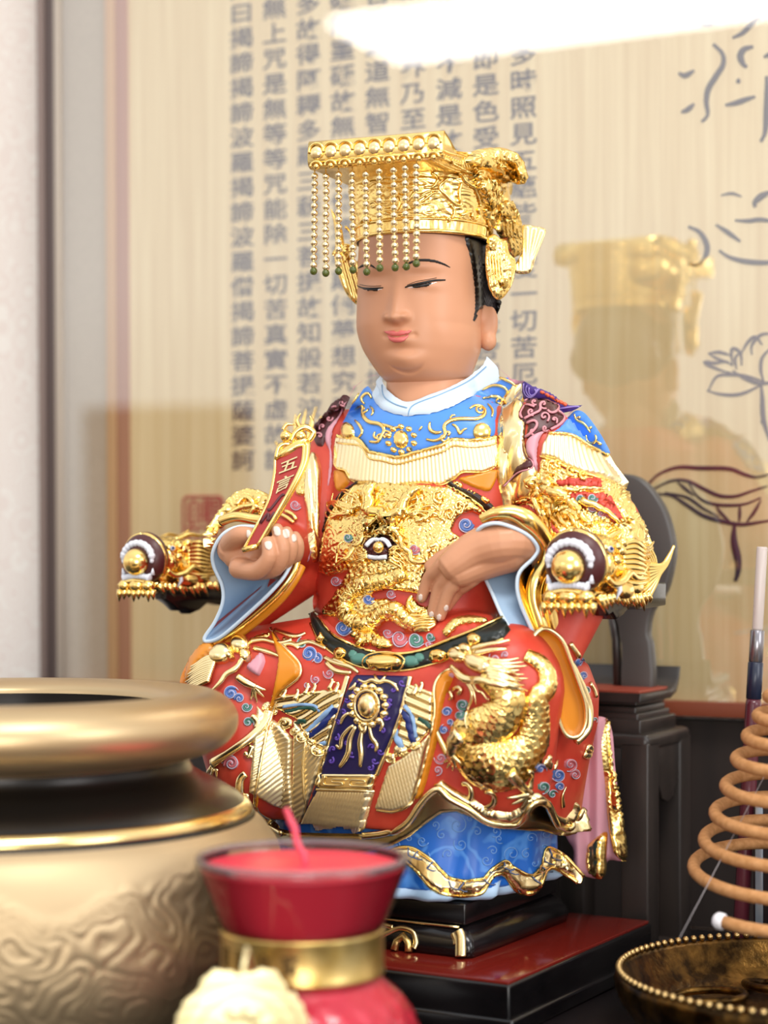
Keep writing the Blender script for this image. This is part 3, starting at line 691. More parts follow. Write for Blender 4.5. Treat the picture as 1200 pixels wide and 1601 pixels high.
def inside(P, poly):
    A = np.array(poly, float); B_ = np.roll(A, -1, 0); Q = np.array(P, float); r = np.zeros(len(Q), bool)
    for (x0, y0), (x1, y1) in zip(A, B_):
        c = ((y0 > Q[:, 1]) != (y1 > Q[:, 1])); 
        with np.errstate(divide='ignore', invalid='ignore'):
            r ^= c & (Q[:, 0] < (x1-x0)*(Q[:, 1]-y0)/(y1-y0+1e-12)+x0)
    return r
def soften(mb, it=3):
    nb = [set() for _ in mb.v]
    for f in mb.f:
        for i in range(len(f)): nb[f[i]].add(f[i-1]); nb[f[i-1]].add(f[i])
    for _ in range(it): mb.v = [(v+sum((mb.v[j] for j in n), Vector())/len(n))/2 if n else v for v, n in zip(mb.v, nb)]
    return mb
def patch(mb, poly, base=('body',), h=5.0, e=6.0, step=4.0, fn=None, smooth=True, sink=2.0, key=None, flat=False):
    """embossed shell: traced outline laid onto the sculpture with rounded edges and real relief height"""
    pts = crs(poly, 6, True) if smooth else [np.array(p, float) for p in poly]
    bd = resample(list(pts)+[pts[0]], step)
    if np.linalg.norm(bd[-1]-bd[0]) < step*.6: bd = bd[:-1]
    bd = np.array(bd); x0, y0 = bd.min(0); x1, y1 = bd.max(0)
    g = [(x+(step/2 if int((y-y0)/step) % 2 else 0), y) for y in np.arange(y0, y1, step) for x in np.arange(x0, x1, step)]
    nb = len(bd); G = np.array(g) if g else np.zeros((0, 2))
    if len(G):
        k = inside(G, bd); G = G[k]
    if len(G):
        ds = sdist(G, bd); k = ds > step*.55; G = G[k]; ds = ds[k]
    else: ds = np.zeros(0)
    co_ = [Vector(p) for p in bd]+[Vector(p) for p in G]
    vs, _, fs, ov, _, _ = delaunay_2d_cdt(co_, [(i, (i+1) % nb) for i in range(nb)], [], 1, 1e-4)
    dist = {}
    allP = np.array([tuple(p) for p in vs]); dd = sdist(allP, bd)
    k0 = len(mb.v); base_pts = []
    for i, p in enumerate(vs):
        pos, n, miss = proj(p[0], p[1], base)
        t = min(dd[i]/e, 1.0); pr_ = math.sqrt(max(0, 1-(1-t)**2)) if not flat else 1
        hh = h*pr_+(fn(p[0], p[1])*min(1, dd[i]/3.0) if fn else 0)
        mb.v.append(pos+n*(hh-(sink if dd[i] < 1e-3 else 0)))
    mb.f.extend(tuple(k0+q_ for q_ in t) for t in fs)
    if key:
        t = MB(); t.v = mb.v[k0:]; t.f = [tuple(q_-k0 for q_ in f) for f in mb.f[-len(fs):]] if fs else []
        BV[key] = bvh(t)
    return mb
def cord(mb, pts, r, base=('body',), lift=0.0, seg=8, step=3.5, flat=.75, smooth=True, taper=False, closed=False, scales=None):
    P = resample(crs(pts, 6, closed) if smooth else pts, step); path = []; ns = []
    for p in P:
        a, n, _ = proj(p[0], p[1], base); path.append(a+n*lift); ns.append(n)
    n_ = len(path)
    if n_ < 3: return mb
    if n_ > 4:
        for _ in range(2): path = [path[0]]+[(path[i-1]+path[i]*2+path[i+1])/4 for i in range(1, n_-1)]+[path[-1]]
    rad = []
    for i in range(n_):
        t = i/max(n_-1, 1)
        rr_ = np.interp(t, np.linspace(0, 1, len(r)), r) if hasattr(r, '__len__') else r
        if taper: rr_ = rr_*(math.sin(math.pi*(.12+.76*t)))**.6
        rad.append(rr_)
    mb.tube(path, rad, seg, flat=flat, ref=ns, scales=scales); return mb
def spiral(cx, cy, r, turns=1.6, a0=0.0, d=1, tail=None):
    o = []
    n = int(turns*14)
    for i in range(n+1):
        t = i/n; a = a0+d*2*math.pi*turns*t; o.append((cx+r*(1-.86*t)*math.cos(a), cy+r*(1-.86*t)*math.sin(a)))
    return ([tuple(p) for p in tail] if tail else [])+o
# ---------------------------------------------------------------- head
HY = math.radians(21); hr = Vector((math.cos(HY), -math.sin(HY), 0)); hf = Vector((-math.sin(HY), -math.cos(HY), 0)); hb = -hf
H = Vector((56, 0, 385))
zz_ = [-140, -134, -125, -110, -90, -70, -50, -30, 0, 25, 60, 105, 140, 165, 180]
ww_ = [6, 36, 55, 70, 81, 91, 96, 97, 96, 95, 95, 92, 78, 50, 6]
bf_ = [6, 44, 66, 84, 94, 99, 101, 102, 103, 103, 103, 100, 82, 52, 6]
def g2(x, z, cx, cz_, sx_, sz_): return math.exp(-((x-cx)/sx_)**2-((z-cz_)/sz_)**2)
def face_d(x, z):
    d = 0
    # nose
    if -46 < z < 40:
        t = min(max((30-z)/62, 0), 1); hgt = 2+17*t**1.6; wd_ = 7.5+7.5*t
        cut = 1/(1+math.exp(-(z+37-.022*x*x)/1.9))
        d += hgt*math.exp(-(x/wd_)**2)*cut*(1/(1+math.exp((z-32)/6)))
        for s in (-1, 1): d += 8.5*g2(x, z, s*15.5, -28, 6.2, 5.8)
        d += 3*g2(x, z, 0, -28, 8, 7)
    # lips
    d += 4.5*g2(x, z, 0, -58, 20, 11)+3.0*math.exp(-(x/(19))**4)*(math.exp(-((z+52-abs(abs(x)-5)*.12)/3.6)**2)+1.25*math.exp(-((z+63)/4.6)**2)*math.exp(-(x/13)**2))
    d -= 2.6*math.exp(-(x/21)**4)*math.exp(-((z+57.2-.006*x*x)/1.6)**2)
    for s in (-1, 1): d -= 2.5*g2(x, z, s*24, -55, 4, 4)
    d -= 1.2*g2(x, z, 0, -42, 4, 6)
    # chin
    d += 8*g2(x, z, 0, -93, 25, 15)-3*g2(x, z, 0, -76, 24, 6)
    d -= 5.5*math.exp(-((z+110-.014*x*x)/2.6)**2)*math.exp(-(x/24)**4)
    # eyes
    for s in (-1, 1):
        d -= 4*g2(x, z, s*32, 34, 24, 11); d += 4.5*g2(x, z, s*46, 20, 20, 8); d += 2*g2(x, z, s*46, 48, 28, 8)
        d += 3.5*g2(x, z, s*54, -32, 30, 30)
    return d
zf = np.linspace(-140, 180, 400); kern = np.hanning(31); kern /= kern.sum()
def smo(v):
    a = np.interp(zf, zz_, v); p = np.pad(a, 15, mode='edge'); c = np.convolve(p, kern, 'valid'); w_ = np.clip((np.minimum(zf+140, 180-zf))/14, 0, 1); return a*(1-w_)+c*w_
wwf, bff = smo(ww_), smo(bf_)
hd = MB(); rs = []; NZ = 190; NA = 260
for i in range(NZ+1):
    z = -140+320*i/NZ
    a = np.interp(z, zf, wwf); bf = np.interp(z, zf, bff); bk = a*(1.0 if z > 0 else max(.72, 1+z*.003)); sh = max(0, -z-35)*.16
    ring = []
    for j in range(NA):
        t = 2*math.pi*j/NA; x = a*math.cos(t); y = math.sin(t); y = y*(bf if y > 0 else a)
        e_ = 2.15
        x = a*abs(math.cos(t))**(2/e_)*(1 if math.cos(t) > 0 else -1); y = abs(math.sin(t))**(2/e_)*(1 if math.sin(t) > 0 else -1)*(bf if math.sin(t) > 0 else bk)
        d = face_d(x, z)*max(0, math.sin(t))**.5 if math.sin(t) > 0 else 0
        ring.append(H+hr*(x+sh)+hf*(y+d)+ZV*z)
    rs.append(ring)
rs = [rs[0]]+[[(rs[i-1][j]+rs[i][j]*2+rs[i+1][j])/4 for j in range(NA)] for i in range(1, NZ)]+[rs[-1]]
hd.rings(rs); head = hd.build('head', SKIN, sr); BV['head'] = bvh(hd)
q = MB(); q.tube([H+hr*12+ZV*-60, H+hr*14+ZV*-130+hf*4, H+hr*14+ZV*-165+hf*4, H+hr*10+ZV*-215], [62, 64, 70, 84], 40); q.build('neck', SKIN, head); BV['neck'] = bvh(q)
q = MB(); ea = hr*.55+hb*.83; ec = W(761, 516, -14)
def earp(pts, c, nrm, up, w_):
    pass
q.ell(ec+ZV*4, (17, 9, 34), (Vector((.93, -.1, .0)).normalized(), Vector((-.1, -.99, 0)), Vector((.12, 0, 1)).normalized()), 20, 16)
q.ell(ec+Vector((2, -2, -17)), (13, 11, 16), nu=20, nv=14); q.ell(ec+Vector((-104*0-6, 0, 20)), (12, 8, 20), nu=16, nv=12)
er = remesh(q, 2.2, 5); er.build('ear', SKIN, head)
q = MB(); lec = H-hr*80+hb*30+ZV*-30; q.ell(lec, (8, 16, 34), (hr, hb, ZV)); q.ell(lec+ZV*-24, (9, 12, 15), (hr, hb, ZV)); remesh(q, 2.5, 4).build('ear', SKIN, head)
fb = ('head',)
q = MB()
patch(q, [(558,421),(566,413),(576,411.5),(585,416),(592,424),(584,419.5),(576,416.5),(567,418)], fb, 1.8, 2, 1.2)
patch(q, [(624,422),(630,415),(640,408.5),(657,404),(678,405.3),(696,412),(709,421.8),(695,416),(678,411),(657,409.5),(642,413),(632,418)], fb, 1.8, 2, 1.4)
builds(q, 'eyebrow', mat('brow_black', '#120A0A', .6), head)
q = MB()
patch(q, [(560,448),(569,450.5),(583,451),(597,450.5),(599,452.5),(590,454.6),(578,455),(568,453)], fb, .9, 1.5, 1.4)
patch(q, [(634,450),(646,447),(660,444),(676,441),(690,438.5),(680,443.5),(668,447.5),(655,450.3),(642,451.3)], fb, .9, 1.5, 1.4)
builds(q, 'eye_white', WHITE, head); BV['ew'] = bvh(q)
q = MB(); eb = ('head', 'ew')
cord(q, [(558.5,446.5),(566,450),(578,451),(590,450.5),(599,450)], 1.5, eb, .8, 6, 2, taper=True)
cord(q, [(633,449.5),(641,446.5),(652,444.2),(664,441.8),(678,438.8),(696,437.8)], 1.9, eb, .8, 6, 2, taper=True)
cord(q, [(562,444.5),(572,447),(584,447.5),(596,447)], .45, eb, .5, 6, 2); cord(q, [(636,446),(650,440.5),(664,438),(682,434.5)], .45, eb, .5, 6, 2)
patch(q, [(567,450),(590,450.5),(589,454.6),(570,453.8)], eb, 1.3, 1, 1.0); patch(q, [(643,447),(674,441),(671,446.5),(650,451)], eb, 1.3, 1, 1.2)
builds(q, 'eye_line', mat('eye_black', '#0C0606', .5), head)
q = MB(); lipm = mat('lip_red', '#D66C66', .38)
patch(q, [(599,517.5),(608,517),(615,516.5),(620,518.5),(626,516.3),(634,516.5),(644.5,516),(639,522),(630,524.2),(620,525.5),(610,524.5),(604,521.5)], fb, 1.8, 1.5, 1.2)
patch(q, [(604,522.5),(612,526),(621,526.8),(631,525.5),(639,521.8),(637,529),(630,534.5),(620,536.5),(611,534),(606,528.5)], fb, 1.6, 3, 1.4)
q.build('lips', lipm, head)
# hair
q = MB(); q.ell(H+hb*48+ZV*30, (92, 94, 92), (hr, hb, ZV), 40, 24); q.ell(H+hr*56+hb*62+ZV*0, (48, 52, 46), (hr, hb, ZV), 20, 16); q.ell(H-hr*56+hb*62+ZV*0, (42, 50, 46), (hr, hb, ZV), 20, 16)
hm = remesh(q, 4, 4); hair = hm.build('hair', BLACK, sr); BV['hair'] = bvh(hm)
q = MB(); hbs = ('head', 'hair')
patch(q, [(727,366),(733,400),(738,430),(741,460),(741,484),(738,500),(735,512),(744,501),(748,486),(756,487),(764,503),(774,496),(781,482),(783,462),(780,430),(775,400),(770,366)], hbs, 4, 5, 3, fn=lambda x, y: .9*math.sin((x*.9+y*.45)*1.1))
q.build('side_hair', BLACK, hair)
q = MB()
for k in range(7):
    cord(q, [(745+k*3, 400+k*8), (748+k*3.4, 440+k*4), (755+k*3, 470+k*1), (766+k*1.5, 492-k*2)], 1.0, hbs, 4.2)
builds(q, 'hair_strand', mat('hair_sheen', '#3A3134', .35), hair)
# ================================================================ STATUE : robes and relief
B0 = ('body',)
def px_(pts, ox, oy, k): return [(ox+x/k, oy+y/k) for x, y in pts]
def mane(x, y, a=3.0, s=.03, fq=1.0):
    v = noise.noise(Vector((x*s, y*s, 1.3)))*7*fq+noise.noise(Vector((x*s*2.6, y*s*2.6, 4.1)))*2.2
    return a*(abs(math.sin(v*1.9))**.8-.4)
def scal(x, y, a=2.6, s=6.5):
    v = Vector((x/s, y/s+.18*math.sin(x/s*2), .5)); d = noise.voronoi(v)[0]
    return a*(min(d[1]-d[0], .6)*1.8-.35)
def carve(x, y):
    k = noise.noise(Vector((x*.02, y*.02, 9)))
    return scal(x, y, 3.4, 6.6) if k > .08 else mane(x, y, 4.4)
def slab(mb, poly, Y, th=6, e=8, h=6, step=5, fn=None, smooth=True, key=None):
    """free-standing sheet with real thickness: traced outline at its own depth Y(x,y)"""
    Yf = Y if callable(Y) else (lambda x, y: Y)
    pts = crs(poly, 6, True) if smooth else [np.array(p, float) for p in poly]
    bd = resample(list(pts)+[pts[0]], step); bd = np.array(bd[:-1] if np.linalg.norm(bd[-1]-bd[0]) < step*.6 else bd)
    x0, y0 = bd.min(0); x1, y1 = bd.max(0)
    G = np.array([(x+(step/2 if int((y-y0)/step) % 2 else 0), y) for y in np.arange(y0, y1, step) for x in np.arange(x0, x1, step)])
    G = G[inside(G, bd)] if len(G) else G
    if len(G): G = G[sdist(G, bd) > step*.5]
    nb = len(bd); vs, _, fs, _, _, _ = delaunay_2d_cdt([Vector(p) for p in bd]+[Vector(p) for p in G], [(i, (i+1) % nb) for i in range(nb)], [], 1, 1e-4)
    dd = sdist(np.array([tuple(p) for p in vs]), bd); k = len(mb.v); n = len(vs)
    for i, p in enumerate(vs):
        t = min(dd[i]/e, 1); b_ = h*math.sqrt(max(0, 1-(1-t)**2)); mb.v.append(W(p[0], p[1], Yf(p[0], p[1])-b_-(fn(p[0], p[1]) if fn else 0)))
    for i, p in enumerate(vs): mb.v.append(W(p[0], p[1], Yf(p[0], p[1])+th*(.3+.7*min(dd[i]/e, 1))))
    mb.f.extend(tuple(k+q_ for q_ in t) for t in fs); mb.f.extend(tuple(k+n+q_ for q_ in reversed(t)) for t in fs)
    ec_ = {}
    for t in fs:
        for a_, b_ in ((t[0], t[1]), (t[1], t[2]), (t[2], t[0])): ec_[(a_, b_)] = 1
    for (a_, b_) in ec_:
        if (b_, a_) not in ec_: mb.f.append((k+a_, k+n+a_, k+n+b_, k+b_))
    if key: t = MB(); t.v = mb.v[k:k+n]; t.f = [tuple(q_) for q_ in fs]; BV[key] = bvh(t)
    return mb
def oval(mb, cx, cy, rx, ry, base=B0, h=5, rot=0, key=None, step=2.2):
    c, s = math.cos(rot), math.sin(rot)
    p = [(cx+rx*math.cos(a)*c-ry*math.sin(a)*s, cy+rx*math.cos(a)*s+ry*math.sin(a)*c) for a in np.linspace(0, 2*math.pi, 15)[:-1]]
    return patch(mb, p, base, h, max(2, min(rx, ry)), step, key=key)
# ---- collar
q = MB(); cb = ('body', 'neck')
COL_ = [(603,578),(593,590),(581,607),(581.7,626),(593,641),(610,650),(637,655),(677,651),(710,640),(747,620),(773,603),(785,590),(782,580),(763,560),(757,554),(750,566),(727,586.7),(693,606.7),(660,621.7),(641.7,628),(626.7,621.7),(613,610),(605,596.7)]
patch(q, COL_, cb, 9, 5, 3.0, key='collar'); soften(q, 6); BV['collar'] = bvh(q); q.build('collar', ICE, sr)
q = MB(); cord(q, [(597,602),(600,620),(617,632),(637,638)], 1.0, ('collar', 'body'), .6, 6); cord(q, [(638,660),(640,640),(653,630),(693,615),(733,595),(760,573)], 1.0, ('collar', 'body'), .6, 6)
builds(q, 'collar_seam', mat('seam_blue', '#7FA8CC', .4), sr)
# ---- blue yoke, fringe, scrolls
SCAL = [(526,683),(540,685),(560,687),(570,697),(577,708),(600,712),(620,717),(647,710),(673,703),(693,697),(707,688),(733,690),(760,688),(775,684)]
q = MB(); patch(q, [(575,600),(570,603),(548,633),(535,657),(529,673)]+SCAL[1:]+[(777,660),(780,633),(797,610),(808,597),(792,587),(775,595),(700,632),(640,642),(600,632)], B0, 3.5, 3, 5, key='yoke', smooth=False); soften(q, 2); q.build('yoke', BLUE, sr)
YB = ('yoke', 'body')
q = MB(); FR = [(523,700),(524,727),(527,735),(540,737),(548,753),(567,757),(587,757),(603,773),(627,760),(660,757),(690,760),(713,748),(723,740),(753,740),(773,732),(778,706)]
patch(q, SCAL+list(reversed(FR)), B0, 6, 5, 1.5, fn=lambda x, y: 2.2*abs(math.sin((x-640-(x-640)*(y-700)*.0015)*math.pi/5.6)), key='fringe', smooth=False); q.build('chest_fringe', FRG, sr)
q = MB(); cord(q, SCAL, 3.4, ('fringe', 'yoke', 'body'), 2.5, 8); cord(q, [(x, y+9) for x, y in SCAL], 1.6, ('fringe', 'yoke', 'body'), 1, 6); cord(q, [(x, y-2) for x, y in FR], 1.7, ('fringe', 'body'), .5, 6)
oval(q, 543, 675, 11, 15, YB, 7); oval(q, 753, 675, 15, 15, YB, 7)
oval(q, 627, 687, 12, 15, YB, 9)
for k in range(10):
    a = k*.628+.3; oval(q, 627+21*math.cos(a), 687+20*math.sin(a), 5.5, 5, YB, 5, step=2)
k3 = lambda L: px_(L, 460, 560, 3)
for s, r_ in (([(265,250),(300,228),(325,225),(318,262),(350,300),(400,308),(425,335),(405,372),(395,395),(352,390)], 3.4), ([(330,215),(310,190),(345,160),(362,190)], 2.6), ([(285,292),(310,318),(322,350),(300,372)], 2.6), ([(355,225),(375,250),(360,270)], 2.2),
    ([(400,308),(440,318),(470,330),(500,318)], 2.6), ([(425,340),(460,352),(440,365)], 2.2), ([(268,215),(290,190),(300,160)], 2.2), ([(380,345),(370,365),(388,380)], 2.4),
    ([(620,380),(660,388),(710,360),(700,318),(740,290),(800,285),(860,285),(895,262),(882,228),(845,222),(822,238)], 3.4), ([(885,190),(930,178),(975,190),(962,215)], 2.8), ([(880,150),(920,130),(960,128),(1000,150),(985,180)], 2.6), ([(636,300),(634,335),(665,352),(690,345)], 3), ([(700,350),(735,345),(720,365)], 2.4),
    ([(740,310),(765,325),(775,360),(790,335),(810,330)], 2.6), ([(905,215),(930,245),(925,275)], 2.2), ([(730,285),(738,265),(755,270)], 2), ([(960,90),(1010,110),(1040,130)], 2.6), ([(585,340),(600,320)], 2)):
    cord(q, k3(s), r_, YB, .8, 8, taper=True, flat=.8)
for s in ((326,240,7,1), (402,375,8,-1), (868,238,9,1), (960,205,8,-1), (700,372,8,1)):
    c = px_([(s[0], s[1])], 460, 560, 3)[0]; cord(q, spiral(c[0], c[1], s[2], 1.3, 0, s[3]), 2.0, YB, .8, 8)
builds(q, 'yoke_scrollwork', GOLD, sr)
q = MB(); patch(q, [(523,735),(540,736),(548,750),(543,760),(530,770),(523,758)], B0, 5, 5, 3); patch(q, [(715,750),(735,742),(775,733),(776,750),(766,768),(748,766)], B0, 5, 5, 3); builds(q, 'orange_tab', ORANGE, sr)
# ---- belly armour
BEL = [(555,758),(537,779),(518,807),(508,833),(500,875),(494,906),(491,950),(505,966),(541,998),(593,1014),(645,1014),(697,999),(748,983),(779,965),(792,910),(792,850),(774,810),(748,789),(722,771),(702,758),(650,752),(604,756)]
q = MB(); patch(q, BEL, B0, 7, 14, 6, key='belly'); q.build('belly_panel', RED, sr)
BB = ('belly', 'body')
q = MB(); patch(q, [(560,752),(536,768),(516,795),(503,828),(508,833),(518,807),(537,779),(562,757)], B0, 7, 5, 3); patch(q, [(705,752),(722,762),(745,770),(765,785),(783,806),(774,812),(748,789),(722,771),(700,760)], B0, 9, 5, 3, key='bb2'); builds(q, 'armour_band', mat('dark_brown_band', '#2A1412', .35), sr)
q = MB(); cord(q, [(503,860),(508,833),(518,807),(537,779),(560,757)], 2.6, BB, 2); cord(q, [(700,758),(722,771),(748,789),(776,812)], 2.6, BB+('bb2',), 3)
for x, y, a in ((716,757,.4), (758,782,.7), (769,803,.8)): oval(q, x, y, 9, 5, ('bb2', 'body'), 5, a)
for x, y in ((731,766), (736,768), (741,771), (770,794), (774,797), (545,766), (524,790)): oval(q, x, y, 2, 2, ('bb2', 'body', 'belly'), 3, step=1)
builds(q, 'band_studs', GOLD, sr)
kb = lambda L: px_(L, 490, 730, 3.871)
GM = kb([(250,115),(180,200),(110,310),(75,420),(45,560),(45,640),(90,665),(215,632),(175,700),(120,790),(60,860),(60,905),(150,910),(195,960),(230,1040),(330,1085),(480,1095),(470,1060),(400,1020),(380,1000),(430,945),(470,935),(560,1000),(690,1000),(750,945),(700,850),(640,830),(600,780),(565,830),(550,880),(510,825),(440,790),(375,800),(352,770),(420,742),(560,760),(650,775),(690,650),(790,570),(880,480),(900,430),(840,390),(860,330),(900,290),(960,275),(1010,300),(1045,290),(950,205),(820,125),(600,105),(330,110)])
q = MB(); patch(q, GM, BB, 8, 8, 1.8, fn=lambda x, y: mane(x, y, 3.0, .045) if y < 880 else scal(x, y, 3.0, 7), key='gm', smooth=False); q.build('belly_dragon', GOLD, sr)
DB = ('gm', 'belly', 'body')
q = MB()
for s in ([(360,130),(345,200),(355,280),(395,300),(450,300),(520,285),(560,220),(600,160),(640,130)],): cord(q, kb(s), [6, 7, 8, 9, 10, 9, 8, 7, 5], DB, 12, 12)
cord(q, kb([(330,120),(345,190),(350,260)]), [6, 9], DB, 12); cord(q, kb([(650,120),(590,190),(540,250)]), [5, 7, 9], DB, 12)
oval(q, *kb([(415,385)])[0], 30, 8, DB, 17); oval(q, *kb([(420,325)])[0], 24, 9, DB, 15); oval(q, *kb([(478,340)])[0], 9, 7, DB, 19); oval(q, *kb([(352,345)])[0], 9, 7, DB, 19)
cord(q, kb([(470,372),(520,400),(545,470),(580,540),(640,580),(690,560),(690,500),(700,470),(740,480),(770,530),(800,520)]), [3, 4, 4.2, 4, 3.4, 2.4], DB, 12); cord(q, kb([(330,375),(300,420),(260,500),(210,570),(170,600),(160,560),(200,450)]), [3.2, 3.6, 3, 1.8], DB, 12)
cord(q, kb([(300,430),(340,420),(420,418),(480,430),(520,460)]), 2.5, DB, 8)
for k in range(9):
    a = math.radians(200-k*7); x0, y0 = 330, 520
    cord(q, kb([(x0, y0-10+k*6), (x0-60-k*2, y0-40+k*16)]), [2.8, .8], DB, 9, smooth=False)
    cord(q, kb([(470, 500+k*8), (540+k*2, 470+k*20)]), [2.8, .8], DB, 9, smooth=False)
for s in ((820,290,13,1,1.8), (760,180,12,1,1.2), (880,240,11,-1,2), (900,215,7,1,0)):
    c = kb([(s[0], s[1])])[0]; cord(q, spiral(c[0], c[1], s[2], 1.6, s[4], s[3]), 2.6, DB, 5)
for k in range(26):                                     # mane strands
    t = k/25; a = math.radians(-170+t*160); c = (560, 330) if k > 12 else (280, 300)
    r0, r1 = 60, 210+20*math.sin(k*2.3)
    p = [(c[0]+r_*math.cos(a+.25*math.sin(r_*.03+k)), c[1]+r_*.75*math.sin(a+.25*math.sin(r_*.03+k))) for r_ in np.linspace(r0, r1, 5)]
    cord(q, kb(p), [3.0, 2.8, 1.0], DB, 6.5, 6)
def scaled_body(mb, pts, rad, base, lift=2, pitch=9.5, amp=.2, step=1.1, flat=.75, seg=84):
    def sf(L, a, r_):
        n = max(7, round(2*math.pi*r_/pitch)); row = L/(pitch*.60); i = math.floor(row); fr_ = row-i
        for k in (0, 1):
            u = (a/(2*math.pi)*n+(.5 if (i-k) % 2 else 0)) % 1; x = (u-.5)*2*.98; v = (fr_+k)/1.75
            if x*x+v*v < 1: return 1+amp*(.25+.75*math.sqrt(x*x*.3+v*v))
        return 1.0
    cord(mb, pts, rad, base, lift, seg, step, flat=flat, scales=sf)
q2 = MB(); scaled_body(q2, kb([(560,640),(420,690),(280,720),(190,800),(200,900),(320,950),(420,880),(500,860),(560,920),(620,960)]), [10, 12, 13, 13, 12, 12, 11, 10, 8], DB, 2)
scaled_body(q2, kb([(800,1010),(860,950),(940,930),(1040,930)]), [6, 9, 8, 4], DB, 1)
q2.build('dragon_body', GOLD, sr)
for k in range(7): cord(q, kb([(590+k*4, 900+k*14), (650, 900+k*12), (700, 880+k*16), (745+k*1, 930-k*3+k*4)]), [3, 2.6, 1.2], DB, 4)
cord(q, kb([(600,780),(570,830),(600,880),(650,870),(690,850)]), [3, 4, 3, 1.5], DB, 3)
oval(q, *kb([(290,1055)])[0], 13, 9, DB, 6); oval(q, *kb([(430,1085)])[0], 14, 7, DB, 6); oval(q, *kb([(290,1055)])[0], 7, 5, DB, 11)
builds(q, 'belly_dragon_features', GOLD, sr)
q = MB(); oval(q, *kb([(400,492)])[0], 27, 19, DB, 13, key='mouth'); q.build('dragon_mouth', MAROON, sr)
q = MB(); cord(q, kb([(320,480),(345,450),(390,438),(440,448),(460,485)]), 3.6, ('mouth',)+DB, 2); cord(q, kb([(335,540),(390,548),(445,542)]), 3.6, ('mouth',)+DB, 2); builds(q, 'dragon_teeth', WHITE, sr)
q = MB(); c, n, _ = proj(*kb([(395,492)])[0], ('mouth',)); q.ell(c+n*4, 9, nu=20, nv=14); q.build('dragon_pearl', GOLD, sr)
# coloured curls painted in relief
CURL = {'b': (BLUEG, MB()), 'r': (ROSE, MB()), 'g': (GREEN, MB()), 'w': (mat('cloud_edge', '#C9BFD0', .4), MB())}
def cloud(k, x, y, r, base, a0=0.0, d=1):
    m_, mb = CURL[k]; oval(mb, x, y, r, r*.9, base, 1.6, step=3); cord(mb, spiral(x, y, r*.9, 1.5, a0, d), r*.16, base, 1.8, 6)
    cord(CURL['w'][1], spiral(x, y, r*1.08, 1.7, a0+.4, d), max(.7, r*.07), base, 2.2, 6)
for k, x, y, r_ in (('b', 920, 350, 13), ('r', 610, 500, 9), ('g', 210, 430, 8), ('b', 180, 975, 13), ('r', 520, 1040, 13), ('g', 620, 1050, 13), ('r', 140, 690, 9), ('b', 330, 800, 9), ('g', 710, 1030, 8), ('r', 450, 1010, 9), ('r', 470, 770, 8), ('r', 700, 1075, 7)):
    c = kb([(x, y)])[0]; cloud(k, c[0], c[1], r_, DB)
# ---- belt
q = MB(); BELT = [(483,960),(490,957),(516,990),(555,1011),(593,1021),(645,1021),(697,1003),(748,983),(784,966),(800,984),(787,999),(748,1012),(715,1017),(702,1030),(671,1040),(635,1048),(593,1048),(555,1040),(521,1022),(498,1001),(485,975)]
patch(q, BELT, B0, 9, 6, 4, key='belt', smooth=False); belt = q.build('belt', mat('belt_dark_green', '#131C18', .3), sr)
EB = ('belt', 'body')
q = MB(); cord(q, BELT[1:9], 2.2, EB, 2); cord(q, list(reversed(BELT[10:21])), 2.0, EB, 1)
oval(q, 601, 1035, 29, 11, EB, 10); oval(q, 532, 1020, 10, 8, EB, 8); oval(q, 684, 1025, 15, 10, EB, 8, -.2); oval(q, 501, 997, 6, 8, EB, 8); oval(q, 741, 1000, 11, 9, EB, 8, -.3)
cord(q, [(601+33*math.cos(a), 1035+13*math.sin(a)) for a in np.linspace(0, 6.28, 26)], 1.3, EB, 5, smooth=False); builds(q, 'belt_gems', GOLD, belt)
q = MB()
for x, y in ((561, 1030), (642, 1034)): oval(q, x, y, 15, 10, EB, 3); 
oval(q, 655, 1028, 9, 8, EB, 3); oval(q, 551, 1023, 8, 8, EB, 3); builds(q, 'belt_clouds', GREEN, belt)
# ---- apron
kg = lambda L: px_(L, 270, 960, 2.79)
q = MB(); AP = kg([(800,262),(1036,268),(1000,420),(960,540),(890,700),(835,955),(700,965),(540,950),(605,790),(640,700),(700,500),(770,300)])
patch(q, AP, B0, 8, 6, 5, key='apron', smooth=False); apron = q.build('apron', NAVY, sr); AB = ('apron', 'body')
q = MB(); patch(q, kg([(632,765),(884,770),(835,955),(700,962),(540,950),(590,840)]), AB, 3, 4, 1.5, fn=lambda x, y: 1.1*abs(math.sin((x+(y-1240)*.33)*math.pi/4.4)), key='apf', smooth=False); q.build('apron_fringe', FRG, apron)
q = MB(); patch(q, kg([(650,695),(895,697),(882,770),(630,765)]), AB, 3, 3, 3, key='apk', smooth=False)
cord(q, kg([(765,270),(700,490),(630,750)]), 4.5, AB, 2, smooth=False, flat=.5); cord(q, kg([(1036,272),(1000,410),(955,540),(890,700)]), 4.5, AB, 2, smooth=False, flat=.5)
cord(q, kg([(630,765),(884,772)]), 2.4, AB+('apk',), 3, smooth=False)
AK = ('apk', 'apron', 'body')
for s in ([(665,705),(655,745),(745,748),(748,735),(690,733),(693,720),(760,722)], [(875,708),(868,752),(770,750),(774,722),(845,725),(842,738),(800,737)]): cord(q, kg(s), 1.3, AK, 2, smooth=False)
oval(q, 576, 1103, 16, 21, AB, 13)
for k in range(14):
    a = k*.449; oval(q, 576+27*math.cos(a), 1103+30*math.sin(a), 7, 7, AB, 7, step=2.4)
cord(q, [(576+19*math.cos(a), 1103+24*math.sin(a)) for a in np.linspace(0, 6.28, 26)], 2, AB, 6, smooth=False)
